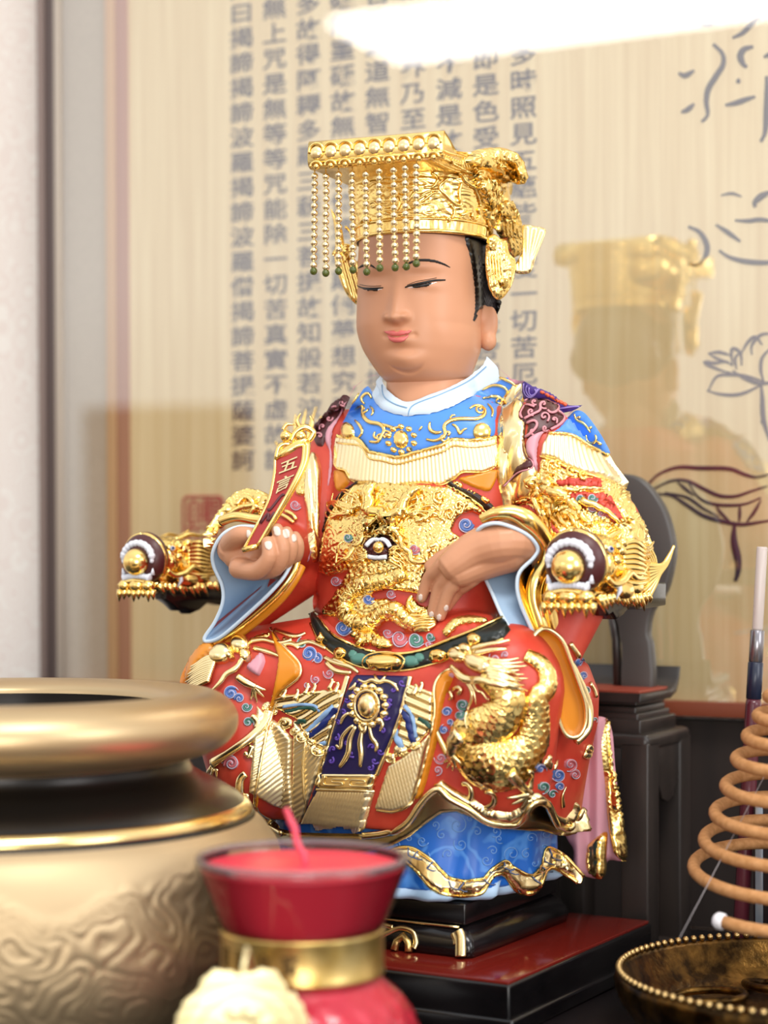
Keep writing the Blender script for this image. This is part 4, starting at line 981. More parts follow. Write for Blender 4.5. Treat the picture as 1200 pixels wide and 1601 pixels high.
for s, r_ in (([(810,285),(840,300),(870,285),(900,300),(930,290),(980,310)], 3), ([(800,300),(790,320),(770,330)], 2.6), ([(940,290),(975,315),(985,340)], 2.6), ([(880,270),(905,300),(930,270)], 3),
    ([(790,485),(770,500),(740,540),(735,590),(715,570)], 3.6), ([(800,490),(775,545),(770,600),(750,640),(730,665)], 5), ([(830,500),(820,560),(825,610),(820,665)], 5), ([(860,490),(870,540),(895,570),(885,600)], 3.6), ([(905,460),(920,480),(905,510)], 3), ([(770,430),(745,450),(735,480)], 3), ([(815,480),(835,520),(845,480)], 4)):
    cord(q, kg(s), r_, AB, 2, taper=True, flat=.7)
builds(q, 'apron_goldwork', PALE, apron)
q = MB()
for x, y in ((820,300), (790,340), (760,375), (745,430), (720,475), (715,540), (700,590), (690,640), (960,330), (950,380), (930,450), (915,510), (935,400), (880,640), (860,670), (905,600), (1000,300), (760,560), (870,580), (840,440), (780,610)):
    c = kg([(x, y)])[0]; cord(q, spiral(c[0], c[1], 6.5, 1.2, x, 1), 1.8, AB, .8, 6)
builds(q, 'apron_clouds', PURPLE, apron)
# ---- skirt overlay : wave panels, wavy fringe flaps, lapels
q = MB(); wv = lambda x, y: 1.8*abs(math.sin((x*.45+y+2.5*math.sin(x*.12))*.42))
def fl(poly, fn_, key): patch(q, poly, B0, 6, 6, 1.9, fn=fn_, key=key, smooth=False)
fl(kg([(365,395),(410,440),(470,480),(525,545),(520,700),(535,870),(490,850),(430,832),(330,775),(340,650),(350,520)]), lambda x, y: 1.7*abs(math.sin((y+x*.55+3*math.sin(x*.09))*.40)), 'f1')
fl(kg([(530,450),(600,560),(665,600),(640,690),(605,790),(575,880),(540,935),(528,860),(525,700)]), lambda x, y: 1.7*abs(math.sin((y+x*.9+3*math.sin(x*.1))*.36)), 'f2')
fl(kg([(1130,510),(1060,580),(1000,625),(940,660),(905,770),(880,850),(960,862),(1040,840),(1065,760),(1100,600)]), lambda x, y: 1.3*abs(math.sin((x-(y-1160)*.25)*.62)), 'f3')
builds(q, 'wave_fringe', FRG, sr)
q = MB(); patch(q, kg([(430,365),(480,345),(550,345),(600,335),(680,325),(760,330),(735,400),(700,500),(668,590),(600,560),(540,460),(420,400)]), B0, 5, 5, 2.6, fn=lambda x, y: 1.4*math.sin((y*1.2-12*math.exp(-((x-470)/30)**2)+x*.5)*.38), key='wl', smooth=False)
patch(q, kg([(1020,300),(1085,320),(1140,340),(1135,500),(1060,580),(950,640),(985,500),(1000,420)]), B0, 5, 5, 2.6, fn=lambda x, y: 1.4*math.sin((y*1.2-x*.5)*.38), key='wr', smooth=False)
KB = ('wl', 'wr', 'f1', 'f2', 'f3', 'body')
for x, y, r_ in ((412,405,10), (438,425,8), (490,475,12), (565,535,13), (630,590,14), (600,560,8), (950,628,10), (1000,600,11), (1055,575,10), (530,510,8)):
    c = kg([(x, y)])[0]; oval(q, c[0], c[1], r_, r_*.9, KB, 4); cord(q, spiral(c[0], c[1], r_*.85, 1.5, 0, 1), 1.5, KB, 4.5, 6)
for x, y in ((450,345), (490,345), (590,325), (620,325), (695,305), (720,320), (1085,320), (1060,330), (545,350)):
    c = kg([(x, y)])[0]; cord(q, [(c[0]-4, c[1]+8), (c[0], c[1]), (c[0]+3, c[1]-7), (c[0]-2, c[1]-8)], [4.5, 3.5, 2.6, 2.2], KB, 1.5)
builds(q, 'wave_panel', PALE, sr)
q = MB(); cord(q, kg([(480,425),(520,420),(560,410),(600,410),(625,420)]), 2.8, KB, .5, flat=.35); cord(q, kg([(538,475),(560,465),(580,470)]), 4, KB, .5, flat=.35); cord(q, kg([(1070,455),(1100,470),(1125,495)]), 4, KB, .5, flat=.35); builds(q, 'green_stripe', mat('deep_green', '#1E4A3C', .4), sr)
q = MB(); cord(q, kg([(595,535),(640,500),(680,450),(715,412)]), 5.2, KB, .5, flat=.35); cord(q, kg([(990,415),(1020,450),(1035,510),(1050,560)]), 5.5, KB, .5, flat=.35); builds(q, 'navy_stripe', mat('stripe_navy', '#1D2C6C', .4), sr)
q = MB(); cord(q, kg([(570,520),(620,480),(660,440),(700,400)]), 4, KB, .5, flat=.35); cord(q, kg([(640,570),(670,560)]), 4, KB, .5, flat=.35); cord(q, kg([(960,480),(975,530),(1000,590)]), 6, KB, .5, flat=.35); cord(q, kg([(1010,400),(1045,450),(1060,540)]), 3, KB, .8, flat=.35); cord(q, kg([(480,405),(550,395),(620,400),(640,430)]), 2.4, KB, .5, flat=.35); builds(q, 'pale_stripe', mat('stripe_pale_blue', '#8FB0D6', .4), sr)
q = MB(); kh = lambda L: px_(L, 270, 980, 3.75)
patch(q, kh([(575,15),(625,90),(700,165),(752,230),(742,300),(650,368),(615,420),(595,500),(560,640),(520,850),(500,1050),(480,1050),(500,850),(545,560),(575,430),(610,250),(615,180),(590,100)]), B0, 10, 6, 3, key='lapL')
patch(q, [(708,1046),(692,1054),(680,1075),(680,1113),(672,1159),(660,1209),(648,1247),(660,1243),(676,1190),(685,1152),(695,1094),(708,1062)], B0, 10, 5, 3, key='lapR')
patch(q, [(318,1008),(335,1008),(330,1020),(312,1040),(300,1064),(290,1075),(283,1066),(290,1045),(302,1025)], B0, 7, 5, 3); builds(q, 'orange_lapel', ORANGE, sr)
LB = ('lapL', 'lapR', 'f1', 'f2', 'f3', 'body')
q = MB(); cord(q, kh([(575,15),(625,90),(700,165),(752,230),(742,300),(650,368),(605,430),(580,500),(545,640),(505,850),(487,1055),(600,1130),(720,1150),(775,1180)]), 2.6, LB, 2.5); cord(q, [(708,1046),(690,1054),(679,1075),(680,1113),(672,1159),(660,1209),(646,1250),(620,1268),(590,1266)], 2.4, LB, 2.5)
cord(q, kh([(775,450),(780,640),(765,850),(790,1180)]), 1.8, LB, 2.5); builds(q, 'lapel_edge', PALE, sr)
# ---- knee dragons
q = MB(); kd = lambda L: px_(L, 680, 980, 4.286)
scaled_body(q, kd([(330,330),(440,400),(490,500),(440,600),(330,680),(250,760),(310,870),(430,920),(560,860),(640,760),(670,620),(680,480),(740,410),(740,310),(690,240),(600,190)]), [15, 20, 24, 27, 30, 34, 38, 38, 35, 28, 23, 19, 16, 15, 13, 9], B0, 2, pitch=13.5, amp=.14, flat=.6, seg=130)
q.build('knee_dragon_body', GOLD, sr)
tb_ = MB(); tb_.v = list(q.v); tb_.f = list(q.f); BV['kd'] = bvh(tb_); KD = ('kd', 'body')
q = MB(); oval(q, *kd([(160,190)])[0], 16, 13, KD, 13); oval(q, *kd([(220,160)])[0], 12, 10, KD, 15); oval(q, *kd([(290,250)])[0], 22, 15, KD, 15, .5); oval(q, *kd([(215,225)])[0], 6, 5, KD, 20); oval(q, *kd([(190,170)])[0], 6, 5, KD, 19)
cord(q, kd([(140,270),(180,320),(240,360),(330,360),(420,390),(520,400)]), [4, 6, 6, 5, 4, 2], KD, 10)
for k in range(9): cord(q, kd([(310+k*8, 215+k*18), (420+k*4, 235+k*19), (500+k*6, 230+k*24), (560+(k % 3)*25, 215+k*27)]), [4, 3.4, 2.6, .8], KD, 6)
cord(q, kd([(270,160),(350,140),(450,120),(500,110)]), [4.5, 3.5, 2], KD, 8); cord(q, kd([(290,190),(380,170),(480,165)]), [4.5, 3.5, 1.5], KD, 8)
cord(q, kd([(150,290),(200,340),(250,410),(260,480),(225,560),(215,650),(230,680)]), [2.2, 2.6, 2, 1], KD, 6); cord(q, kd([(230,350),(280,430),(295,510)]), [2.5, 2, .8], KD, 9); cord(q, kd([(240,340),(320,420),(370,510)]), [2.5, 2, .8], KD, 9)
cord(q, kd([(180,720),(130,780),(120,860)]), [14, 12, 8], KD, 3)
for dx, dy in ((-70, 60), (-45, 95), (-5, 110), (35, 95), (60, 60)): cord(q, kd([(125, 850), (125+dx*.5, 850+dy*.6), (125+dx, 850+dy)]), [5, 3.5, .8], KD, 4)
cord(q, kd([(500,980),(570,1060),(640,1120)]), [9, 7, 6], KD, 2)
for dx, dy in ((-140, 20), (-110, 60), (-60, 90), (-20, 100)): cord(q, kd([(620, 1120), (620+dx*.5, 1120+dy*.6), (620+dx, 1120+dy)]), [6, 4, 1], KD, 3)
cord(q, kd([(0,680),(50,780),(90,850)]), [4, 5, 7], KD, 2); cord(q, kd([(100,430),(130,470),(90,490)]), [3, 4, 1], KD, 3); cord(q, kd([(130,420),(160,400),(190,420),(160,450)]), 3, KD, 3)
# wave crests above the hem
for s, r_ in (([(150,1180),(235,1160),(250,1100),(225,1050),(185,1050)], [7, 6, 5, 4, 4]), ([(350,1210),(395,1180),(400,1130),(370,1100),(335,1105)], [6, 5, 4.5, 4, 3]), ([(630,1080),(640,1020),(650,970),(620,970)], [5, 4, 3, 3]), ([(850,1200),(845,1130),(870,1070)], [4, 3, 1.5]),
    ([(1010,830),(1000,810),(1030,800),(1045,840),(1020,870),(990,850)], 5), ([(760,870),(740,900),(770,940),(720,900)], 6), ([(790,960),(800,910),(815,890)], [3, 5, 2]), ([(900,110),(940,170),(960,200)], 4), ([(1030,380),(1060,430),(1070,470)], 4), ([(860,120),(885,200),(930,290)], 2)):
    cord(q, kd(s), r_, KD, 2)
# left knee dragon
oval(q, *kh([(290,165)])[0], 20, 15, B0, 16, -.4); oval(q, *kh([(400,110)])[0], 17, 14, B0, 16); oval(q, *kh([(345,185)])[0], 7, 6, B0, 20); oval(q, *kh([(430,170)])[0], 10, 12, B0, 14)
for k in range(12): cord(q, kh([(270-k*4, 180+k*12), (210-k*6, 190+k*15), (150-k*4, 230+k*13), (95+(k % 3)*10, 250+k*12)]), [4.5, 4, 3, 1], B0, 6)
cord(q, kh([(420,190),(380,250),(320,280),(290,330),(240,380)]), [4, 5, 4, 2], B0, 8); cord(q, kh([(460,90),(540,80),(620,100),(700,80)]), [5, 4, 3], B0, 3); cord(q, kh([(480,130),(560,150),(640,180)]), [4, 4, 2], B0, 3)
for s in ([(600,20),(650,40),(720,60),(780,40)], [(650,70),(720,110),(800,90),(900,130)], [(890,180),(950,210),(1050,240),(1090,270)], [(900,210),(960,260),(1050,270)], [(940,190),(990,210),(1030,240)], [(640,110),(700,100),(740,130)]): cord(q, kh(s), [3, 4.5, 2.5], B0, 2)
cord(q, kh([(380,290),(440,330),(490,350)]), [6, 7, 5], B0, 4)
for dx, dy in ((70, 20), (60, 60), (10, 100), (-30, 90)): cord(q, kh([(480, 345), (480+dx*.5, 345+dy*.6), (480+dx, 345+dy)]), [4, 3, .8], B0, 4)
for s, r_ in (([(570,490),(540,560),(470,640),(390,700),(330,740),(240,800)], [10, 9, 8, 7, 6, 8]), ([(460,520),(500,560),(490,600)], [4, 6, 6]), ([(470,700),(440,770)], [6, 3]), ([(420,740),(480,770)], [4, 2]), ([(240,820),(200,860)], [4, 1]), ([(250,830),(230,880)], [4, 1]), ([(265,830),(265,885)], [4, 1])): cord(q, kh(s), r_, B0, 3)
cord(q, kh([(440,1060),(400,1020),(395,950),(400,890),(430,860)]), [10, 9, 8, 7, 6], B0, 2); cord(q, kh([(400,990),(450,990)]), [6, 5], B0, 2); cord(q, kh([(190,910),(240,930),(300,920),(340,970)]), [4, 5, 6, 4], B0, 2)
for x, y in ((940,325), (1080,325)): oval(q, *kh([(x, y)])[0], 4, 3, B0, 3, step=1.5)
builds(q, 'dragon_relief', PALE, sr)
CB = ('kd', 'f1', 'f2', 'f3', 'wl', 'wr', 'lapL', 'lapR', 'body')
for k, f_, x, y, r_ in (('b', kh, 340, 390, 12), ('b', kh, 390, 420, 9), ('g', kh, 430, 470, 9), ('g', kh, 440, 560, 9), ('r', kh, 345, 800, 13), ('b', kh, 800, 160, 13), ('g', kh, 760, 100, 9), ('b', kh, 850, 190, 9), ('r', kh, 920, 275, 9), ('r', kh, 840, 310, 8), ('r', kh, 790, 340, 6),
    ('g', kd, 190, 520, 10), ('g', kd, 170, 590, 9), ('b', kd, 80, 570, 9), ('b', kd, 60, 690, 8), ('b', kd, 100, 640, 7), ('r', kd, 40, 880, 10), ('r', kd, 20, 960, 8), ('b', kd, 700, 950, 9), ('b', kd, 820, 990, 11), ('g', kd, 720, 1070, 10), ('g', kd, 780, 1120, 8), ('r', kd, 900, 920, 11), ('r', kd, 930, 990, 9), ('b', kd, 830, 1070, 8), ('b', kd, 960, 240, 9), ('b', kd, 990, 330, 8), ('g', kd, 1010, 430, 7), ('g', kd, 1060, 620, 5), ('r', kd, 400, 215, 9), ('r', kd, 470, 190, 6)):
    c = f_([(x, y)])[0]; cloud(k, c[0], c[1], r_, CB, x*.7, 1 if x % 20 else -1)
q = MB(); patch(q, kh([(430,240),(470,190),(520,150),(545,200),(520,270),(500,290)]), B0, 9, 8, 3); patch(q, kd([(110,280),(130,310),(120,350),(95,380)]), B0, 8, 5, 2.5); builds(q, 'dragon_tongue', PINK, sr)
# ---- red skirt hem : gold ruffle edge over orange lining
HEMR = [(570,1306),(608,1301),(638,1286),(657,1259),(673,1240),(688,1232),(703,1247),(734,1263),(761,1282),(799,1284),(814,1274),(826,1255),(841,1249),(853,1263),(864,1286),(884,1294),(896,1280),(903,1264)]
q = MB(); hs = MB()
under = MB(); under.rings([lr(y, L, R, 190, 166, N=240) for y, L, R in ((1205, 345, 922), (1225, 352, 922), (1240, 362, 922), (1250, 368, 921), (1260, 374, 921), (1268, 378, 920), (1276, 382, 920), (1284, 385, 919), (1290, 387, 918), (1296, 389, 917), (1302, 391, 916), (1308, 393, 914), (1316, 395, 912), (1326, 398, 910), (1334, 400, 908))], caps=False)
BV['under'] = bvh(under); 
q = MB(); hx_ = [(x, y) for x, y in HEMX if 340 < x < 930]; patch(q, hx_+[(926,1300)]+[(x, y) for x, y in reversed(BTX) if 340 < x < 930], ('under',), 3, 4, 3.5, smooth=False, key='undp'); q.build('skirt_lining', ORANGE, sr)
HB = ('under', 'body')
cord(q, HEMR, 5.5, HB, 8, step=3); patch(q, [(673,1228),(690,1217),(712,1232),(740,1248),(765,1266),(797,1270),(812,1262),(822,1245),(841,1238),(858,1250),(868,1272),(884,1278),(894,1266),(899,1250),(904,1262),(897,1280),(884,1294),(864,1286),(853,1263),(841,1249),(826,1255),(814,1274),(799,1284),(761,1282),(734,1263),(703,1247),(688,1232)], HB, 9, 7, 3, smooth=False)
cord(q, kh([(430,1060),(480,1110),(560,1150),(620,1180),(660,1210)]), 5, HB, 6); patch(q, kh([(440,1060),(500,1100),(600,1150),(620,1200),(560,1210),(500,1150)]), HB, 5, 5, 3)
builds(q, 'skirt_hem', PALE, sr)
# ---- blue under-robe
def wob(t): return .030*math.sin(t*13+.6)+.012*math.sin(t*29)
blu = MB(); blu.rings([lr(1200, 372, 896, 166, 150, N=160), lr(1240, 380, 900, 172, 154, N=160), lr(1285, 398, 905, 180, 160, N=160), lr(1310, 398, 902, 180, 160, N=160, wob=lambda t: wob(t)*.3), lr(1345, 394, 900, 186, 160, N=160, wob=lambda t: wob(t)*.7), lr(1368, 390, 903, 192, 160, N=160, wob=wob), lr(1373, 392, 900, 188, 158, N=160, wob=wob)])
bm_ = mat('blue_brocade', '#1F63B8', .38)
nt = bm_.node_tree; b = nt.nodes['Principled BSDF']; t = nt.nodes.new('ShaderNodeTexCoord'); nz = nt.nodes.new('ShaderNodeTexNoise'); nz.inputs['Scale'].default_value = 34
mu = nt.nodes.new('ShaderNodeMath'); mu.operation = 'MULTIPLY'; mu.inputs[1].default_value = 42; sn = nt.nodes.new('ShaderNodeMath'); sn.operation = 'SINE'; cr = nt.nodes.new('ShaderNodeValToRGB')
cr.color_ramp.elements[0].position = .2; cr.color_ramp.elements[0].color = rgb('#1F66C2'); cr.color_ramp.elements[1].position = .98; cr.color_ramp.elements[1].color = rgb('#4E8CD8')
nt.links.new(t.outputs['Object'], nz.inputs[0]); nt.links.new(nz.outputs[0], mu.inputs[0]); nt.links.new(mu.outputs[0], sn.inputs[0]); nt.links.new(sn.outputs[0], cr.inputs[0]); nt.links.new(cr.outputs[0], b.inputs['Base Color'])
ur = blu.build('under_robe', bm_, sr); BV['blu'] = bvh(blu)
q = MB()
for x, y, r_, d in ((715,1290,15,1), (690,1268,8,1), (735,1280,8,-1), (775,1300,10,-1), (680,1290,8,-1), (720,1320,12,-1), (760,1345,10,1), (822,1335,9,-1), (665,1340,8,1), (620,1322,7,1), (780,1312,8,1), (835,1350,7,1), (690,1305,9,-1), (745,1300,9,1), (660,1315,10,1), (800,1335,14,1), (830,1310,10,-1), (770,1330,9,1), (852,1304,10,1), (850,1325,8,-1), (700,1335,9,1), (640,1310,8,-1)):
    cord(q, spiral(x, y, r_, 1.5, x, d), 1.0, ('blu',), .2, 6)
builds(q, 'brocade_curls', mat('brocade_light', '#6E9AD4', .4), ur)
q = MB(); low = MB(); low.rings([lr(1362, 394, 900, 184, 152, N=160, wob=lambda t: wob(t)*1.1), lr(1380, 392, 902, 198, 154, N=160, wob=lambda t: wob(t)*1.6), lr(1387, 400, 892, 192, 150, N=160, wob=lambda t: wob(t)*1.4), lr(1389, 410, 880, 180, 146, N=160, wob=wob)]); low.build('under_robe_lining', SKY, ur); BV['low'] = bvh(low)
HT = [(600,1338),(620,1326),(638,1324),(654,1330),(677,1347),(700,1372),(726,1378),(757,1374),(765,1362),(788,1345),(803,1358),(830,1370),(845,1355),(849,1332),(857,1324),(887,1343),(912,1370)]
HL = [(903,1380),(868,1358),(853,1362),(845,1385),(830,1397),(807,1393),(788,1368),(772,1368),(761,1384),(749,1398),(707,1400),(677,1390),(657,1368),(638,1350),(620,1346),(600,1362)]
q = MB(); patch(q, HT+HL, ('blu', 'low'), 9, 6, 3, key='hem', smooth=False)
q.build('gold_hem', PALE, ur)
q = MB(); cord(q, HT, 2.6, ('hem', 'blu', 'low'), 2); cord(q, HL, 3.2, ('hem', 'blu', 'low'), 1); q.build('hem_edge', GOLD, ur)
q = MB()
for i in range(0, 13):
    x0, y0 = HT[i+2]; j = min(range(len(HL)), key=lambda k: (HL[k][0]-x0)**2+(HL[k][1]-y0)**2); x1, y1 = HL[j]
    mx, my = (x0+x1)/2, (y0+y1)/2; cord(q, [(x0, y0), (mx, my)], 1.2, ('hem', 'blu'), 1.5, 6, smooth=False); cord(q, [(mx, my), (mx+9, my+5), (mx+14, my+4)], 1.0, ('hem', 'blu'), 1.5, 6, smooth=False)
builds(q, 'hem_key_lines', mat('key_grey', '#5C6A8C', .4), ur)
# ---- trailing cape, right
k5 = lambda L: px_(L, 600, 960, 2.609)
q = MB(); slab(q, k5([(895,420),(800,440),(735,560),(725,760),(740,900),(772,960),(772,1030),(800,1062),(870,1080),(900,1060),(915,1005),(985,1003),(978,900),(945,650),(930,480)]), lambda x, y: 34+6*math.sin(x*.2), 8, 10, 8, 4, key='cape'); cape = q.build('cape_tail', PINK, sr)
q = MB(); CP_ = ('cape',)
patch(q, k5([(905,430),(885,540),(900,700),(915,880),(945,985),(985,1003),(972,850),(940,620),(918,450)]), CP_, 6, 8, 3, fn=lambda x, y: 3*math.sin((x-y*.13)*.55)); patch(q, k5([(830,950),(870,905),(912,890),(905,1000),(900,1055),(870,1078),(825,1040)]), CP_, 8, 10, 3, fn=lambda x, y: 2*math.sin(x*.35)); builds(q, 'cape_gold_fold', GOLD, cape)
# ---- shoulder capes
k4 = lambda L: px_(L, 760, 580, 4)
q = MB(); GLR = k4([(205,80),(150,110),(100,200),(70,300),(62,400),(72,450),(55,560),(65,680),(95,800),(115,875),(200,835),(285,805),(325,650),(312,560),(265,540),(245,430),(250,330),(218,280),(240,190),(218,130)])
patch(q, GLR, B0, 12, 14, 3, key='glr', fn=lambda x, y: 1.6*math.sin((x*.9+y*.25)*.32)*(1 if y > 680 else .4)); GLL = [(478,736),(488,708),(497,712),(504,740),(502,780),(499,820),(495,868),(489,882),(482,850),(477,800),(474,765)]
patch(q, GLL, B0, 11, 9, 3, key='gll', fn=lambda x, y: 1.6*math.sin(x*.6)); builds(q, 'gold_lapel', PALE, sr)
q = MB(); patch(q, [(593,586),(570,592),(550,613),(537,647),(523,673),(519,700),(521,727),(515,760),(505,800),(492,850),(482,880),(474,900),(480,870),(490,835),(503,793),(510,760),(514,707),(507,690),(512,670),(530,647),(541,620),(558,597),(583,584)], B0, 8, 5, 3, key='pl'); patch(q, k4([(605,215),(540,258),(480,318),(390,378),(345,415),(325,520),(332,600),(315,655),(300,620),(285,560),(252,520),(250,440),(300,395),(400,352),(480,290),(540,235)]), B0, 12, 5, 3, key='pr')
patch(q, [(768,566),(790,585),(812,592),(822,596),(806,602),(790,590)], B0, 6, 5, 3); soften(q, 3); builds(q, 'pink_lapel', PINK, sr)
q = MB(); patch(q, k4([(250,190),(300,165),(380,180),(440,210),(445,250),(485,290),(460,335),(400,370),(340,395),(280,428),(243,415),(255,340),(210,300),(212,260),(235,220)]), B0+('glr',), 5, 6, 3, key='mr'); patch(q, k4([(265,540),(300,600),(200,640),(150,680),(105,720),(150,660),(180,600),(230,570)]), ('glr',)+B0, 2, 3, 3)
patch(q, [(546,620),(538,618),(520,630),(508,646),(490,668),(490,688),(496,698),(506,698),(512,680),(524,660),(534,646),(543,626)], B0, 5, 6, 3, key='ml'); builds(q, 'cloud_cape', MAROON, sr)
q = MB(); MR = ('mr', 'glr', 'body')
for s in ([(250,190),(300,165),(380,180),(440,210),(445,250),(400,270),(380,250)], [(445,255),(485,290),(460,335),(400,370)], [(215,300),(210,260),(240,215),(300,230)], [(250,330),(300,310),(320,340),(290,380),(245,415)], [(240,300),(300,270),(340,250),(330,210),(360,200)]): cord(q, k4(s), 2.2, MR, 2.5, 8)
for x, y, r_, d in ((355,215,8,1), (360,290,9,-1), (300,200,6,1), (280,260,7,1), (365,360,6,1), (420,310,6,-1), (290,380,6,1)):
    c = k4([(x, y)])[0]; cord(q, spiral(c[0], c[1], r_, 1.3, 1, d), 1.7, MR, 2.5, 8)
for x, y in ((515,655), (505,668), (500,682), (525,640), (535,630)): cord(q, spiral(x, y, 6, 1.3, x, 1), 1.6, ('ml', 'body'), 2, 8)
cord(q, k4([(265,545),(295,600),(205,635),(150,680),(105,720)]), 1.4, ('glr', 'body'), 2, 6); builds(q, 'pink_cloud_lines', mat('cloud_pink', '#D08C94', .4), sr)
q = MB(); patch(q, k4([(215,60),(245,60),(300,88),(380,118),(440,155),(500,200),(600,213),(540,252),(450,262),(430,200),(350,170),(250,190),(215,130)]), B0, 6, 5, 3, key='pu'); soften(q, 2); q.build('purple_cape', mat('deep_purple', '#4A3486', .4), sr)
q = MB()
for k in range(3): cord(q, k4([(232+k*16, 80+k*12), (235+k*14, 120+k*6), (262+k*8, 168-k*6), (300+k*6, 150-k*8), (330-k*14, 110+k*2)]), 1.1, ('pu', 'body'), 1.5, 6)
cord(q, k4([(450,235),(520,228),(580,222)]), 1.3, ('pu', 'body'), 1.5, 6); builds(q, 'lilac_lines', mat('lilac', '#9A86CC', .4), sr)
q = MB()
for x, y in ((350,135), (380,150), (410,165), (440,185), (465,195), (490,208)): oval(q, *k4([(x, y)])[0], 5, 3.5, ('pu', 'body'), 3, .5, step=2)
builds(q, 'orange_petals', mat('orange_petal', '#E0603A', .4), sr)
q = MB(); patch(q, k4([(540,258),(600,262),(660,330),(725,430),(765,525),(650,475),(560,415),(490,393),(410,388),(460,345)]), B0, 4, 4, 3, key='bsr'); q.build('shoulder_yoke', BLUE, sr)
q = MB(); patch(q, k4([(380,398),(480,405),(560,425),(650,485),(765,530),(800,590),(885,700),(870,740),(800,700),(720,668),(600,645),(500,605),(430,558),(335,535),(345,470)]), B0, 7, 6, 1.6, fn=lambda x, y: 2.2*abs(math.sin((x-(y-700)*(x-860)*.006)*math.pi/5.8)), key='fsr', smooth=False); q.build('shoulder_fringe', FRG, sr)
FS = ('fsr', 'bsr', 'body')
q = MB(); cord(q, k4([(385,395),(490,400),(560,420),(650,480),(765,530)]), 2.6, FS, 3); cord(q, k4([(335,535),(430,556),(500,603),(600,643),(720,666),(800,698),(868,740)]), 2.2, FS, 2)
for s in ([(550,270),(565,310),(600,320),(630,350),(650,385)], [(625,400),(630,440),(665,455),(690,430),(680,400)], [(690,440),(720,460)], [(570,290),(590,290)], [(640,360),(660,350)]): cord(q, k4(s), 2.4, FS, 1, taper=True)
builds(q, 'shoulder_scroll', GOLD, sr)
# ---- right sleeve dragons
q = MB(); SLV = [(845,716),(866,722),(884,735),(910,744),(940,749),(962,757),(980,770),(990,795),(1006,822),(1018,850),(1022,880),(1010,900),(985,905),(950,880),(930,850),(900,838),(868,842),(858,836),(848,815),(826,798),(800,792),(795,800),(786,802),(812,786),(838,775)]
patch(q, SLV, B0, 7, 8, 2.0, fn=carve, key='slv', smooth=False); q.build('sleeve_dragon', GOLD, sr); SB = ('slv', 'glr', 'body')
q = MB(); patch(q, k4([(410,715),(440,680),(520,662),(720,665),(728,735),(640,733),(500,720)]), SB, 3, 3, 3, smooth=False); patch(q, k4([(490,765),(740,757),(805,820),(858,920),(850,950),(805,952),(700,890),(560,830)]), SB, 3, 3, 3); patch(q, k4([(140,868),(220,835),(290,845),(340,900),(355,940),(300,900),(220,875)]), SB, 4, 3, 3); patch(q, k4([(395,930),(440,980),(470,1015),(430,1020),(405,990)]), SB, 3, 3, 2.5); builds(q, 'sleeve_red', RED, sr)
BV['sr2'] = bvh(q); SB = ('sr2', 'slv', 'glr', 'body')
q = MB()
for s, r_ in (([(330,640),(300,690),(340,760),(300,800),(345,900),(380,960),(360,1060)], [5, 6, 6, 5, 5, 4, 3]), ([(250,700),(290,670),(330,690),(390,700),(380,750),(340,770)], 6), ([(360,730),(420,760),(500,790),(560,850),(620,940),(640,960)], [8, 11, 9, 8, 5, 3]), ([(440,740),(560,745),(640,735),(740,745)], [4, 3.5, 3, 1.5]), ([(600,820),(690,850),(760,890),(830,950)], [6, 5, 4, 3]), ([(200,810),(250,800),(290,810)], [3, 4, 2]), ([(400,870),(430,940),(460,1000)], [4, 4, 1]), ([(440,880),(480,950),(520,990)], [4, 4, 1]), ([(480,880),(540,940),(570,980)], [4, 4, 1]), ([(350,880),(390,950),(400,1010)], [4, 4, 1])):
    cord(q, k4(s), r_, SB, 5)
for x, y, r_ in ((415,600,11), (370,590,7), (530,620,9), (600,650,8), (450,580,8), (270,700,8)):
    c = k4([(x, y)])[0]; cord(q, spiral(c[0], c[1], r_, 1.5, 1, 1), 2.4, SB, 3.5)
oval(q, *k4([(435,850)])[0], 5, 5, SB, 12); oval(q, *k4([(450,790)])[0], 14, 9, SB, 10, .4); oval(q, *k4([(280,700)])[0], 8, 9, SB, 10)
for k in range(9):
    x, y = 560+k*42, 960+25*math.sin(k*1.4)-k*2; c = k4([(x, y)])[0]; oval(q, c[0], c[1], 6, 5, SB, 6)
builds(q, 'sleeve_dragon_features', GOLD, sr)
c = k4([(630,800)])[0]; cloud('g', c[0]-10, c[1], 9, SB); cloud('g', c[0]+8, c[1]-1, 9, SB); c = k4([(660,860)])[0]; cloud('r', c[0], c[1], 7, SB); cloud('r', c[0]+14, c[1]+8, 6, SB); cloud('g', 955, 803, 6, SB)
# ---- sleeves openings : pale blue lined funnels
def funnel(rim, inner, c_in, name, thick=4, gold_r=0):
    rim = [Vector(p) for p in crs([tuple(p) for p in rim], 5, True)]; n = len(rim)
    cin = Vector(c_in); rs = []
    for t in (0, .2, .45, .7, 1):
        rs.append([p+(cin+(p-sum(rim, Vector())/n)*inner-p)*t for p in rim])
    m_ = MB(); m_.rings(rs, caps=False)
    outer = [[p+(p-cin).normalized()*thick*(.2+t) + (cin+(p-sum(rim, Vector())/n)*inner-p)*t for p in rim] for t in (0, .2, .45, .7, 1)]
    m_.rings([rs[0], outer[0]], caps=False)
    m_.f.append(tuple(len(rs)*0+4*n+j for j in range(n)))
    o = m_.build(name, SKY, sr); e_ = MB(); e_.tube(rim, 3.0, 8, closed=True); e_.build('lining_edge', ICE, o)
    g_ = MB(); g_.rings(outer, caps=False); return o, g_, rim
LR = [W(x, y, Y) for x, y, Y in ((402,824,-108),(372,824,-112),(348,836,-108),(333,862,-98),(334,885,-88),(347,915,-82),(348,942,-78),(336,972,-70),(320,996,-62),(324,1003,-66),(345,996,-90),(385,962,-122),(424,925,-148),(448,895,-152),(460,862,-140),(450,836,-122),(428,825,-112))]
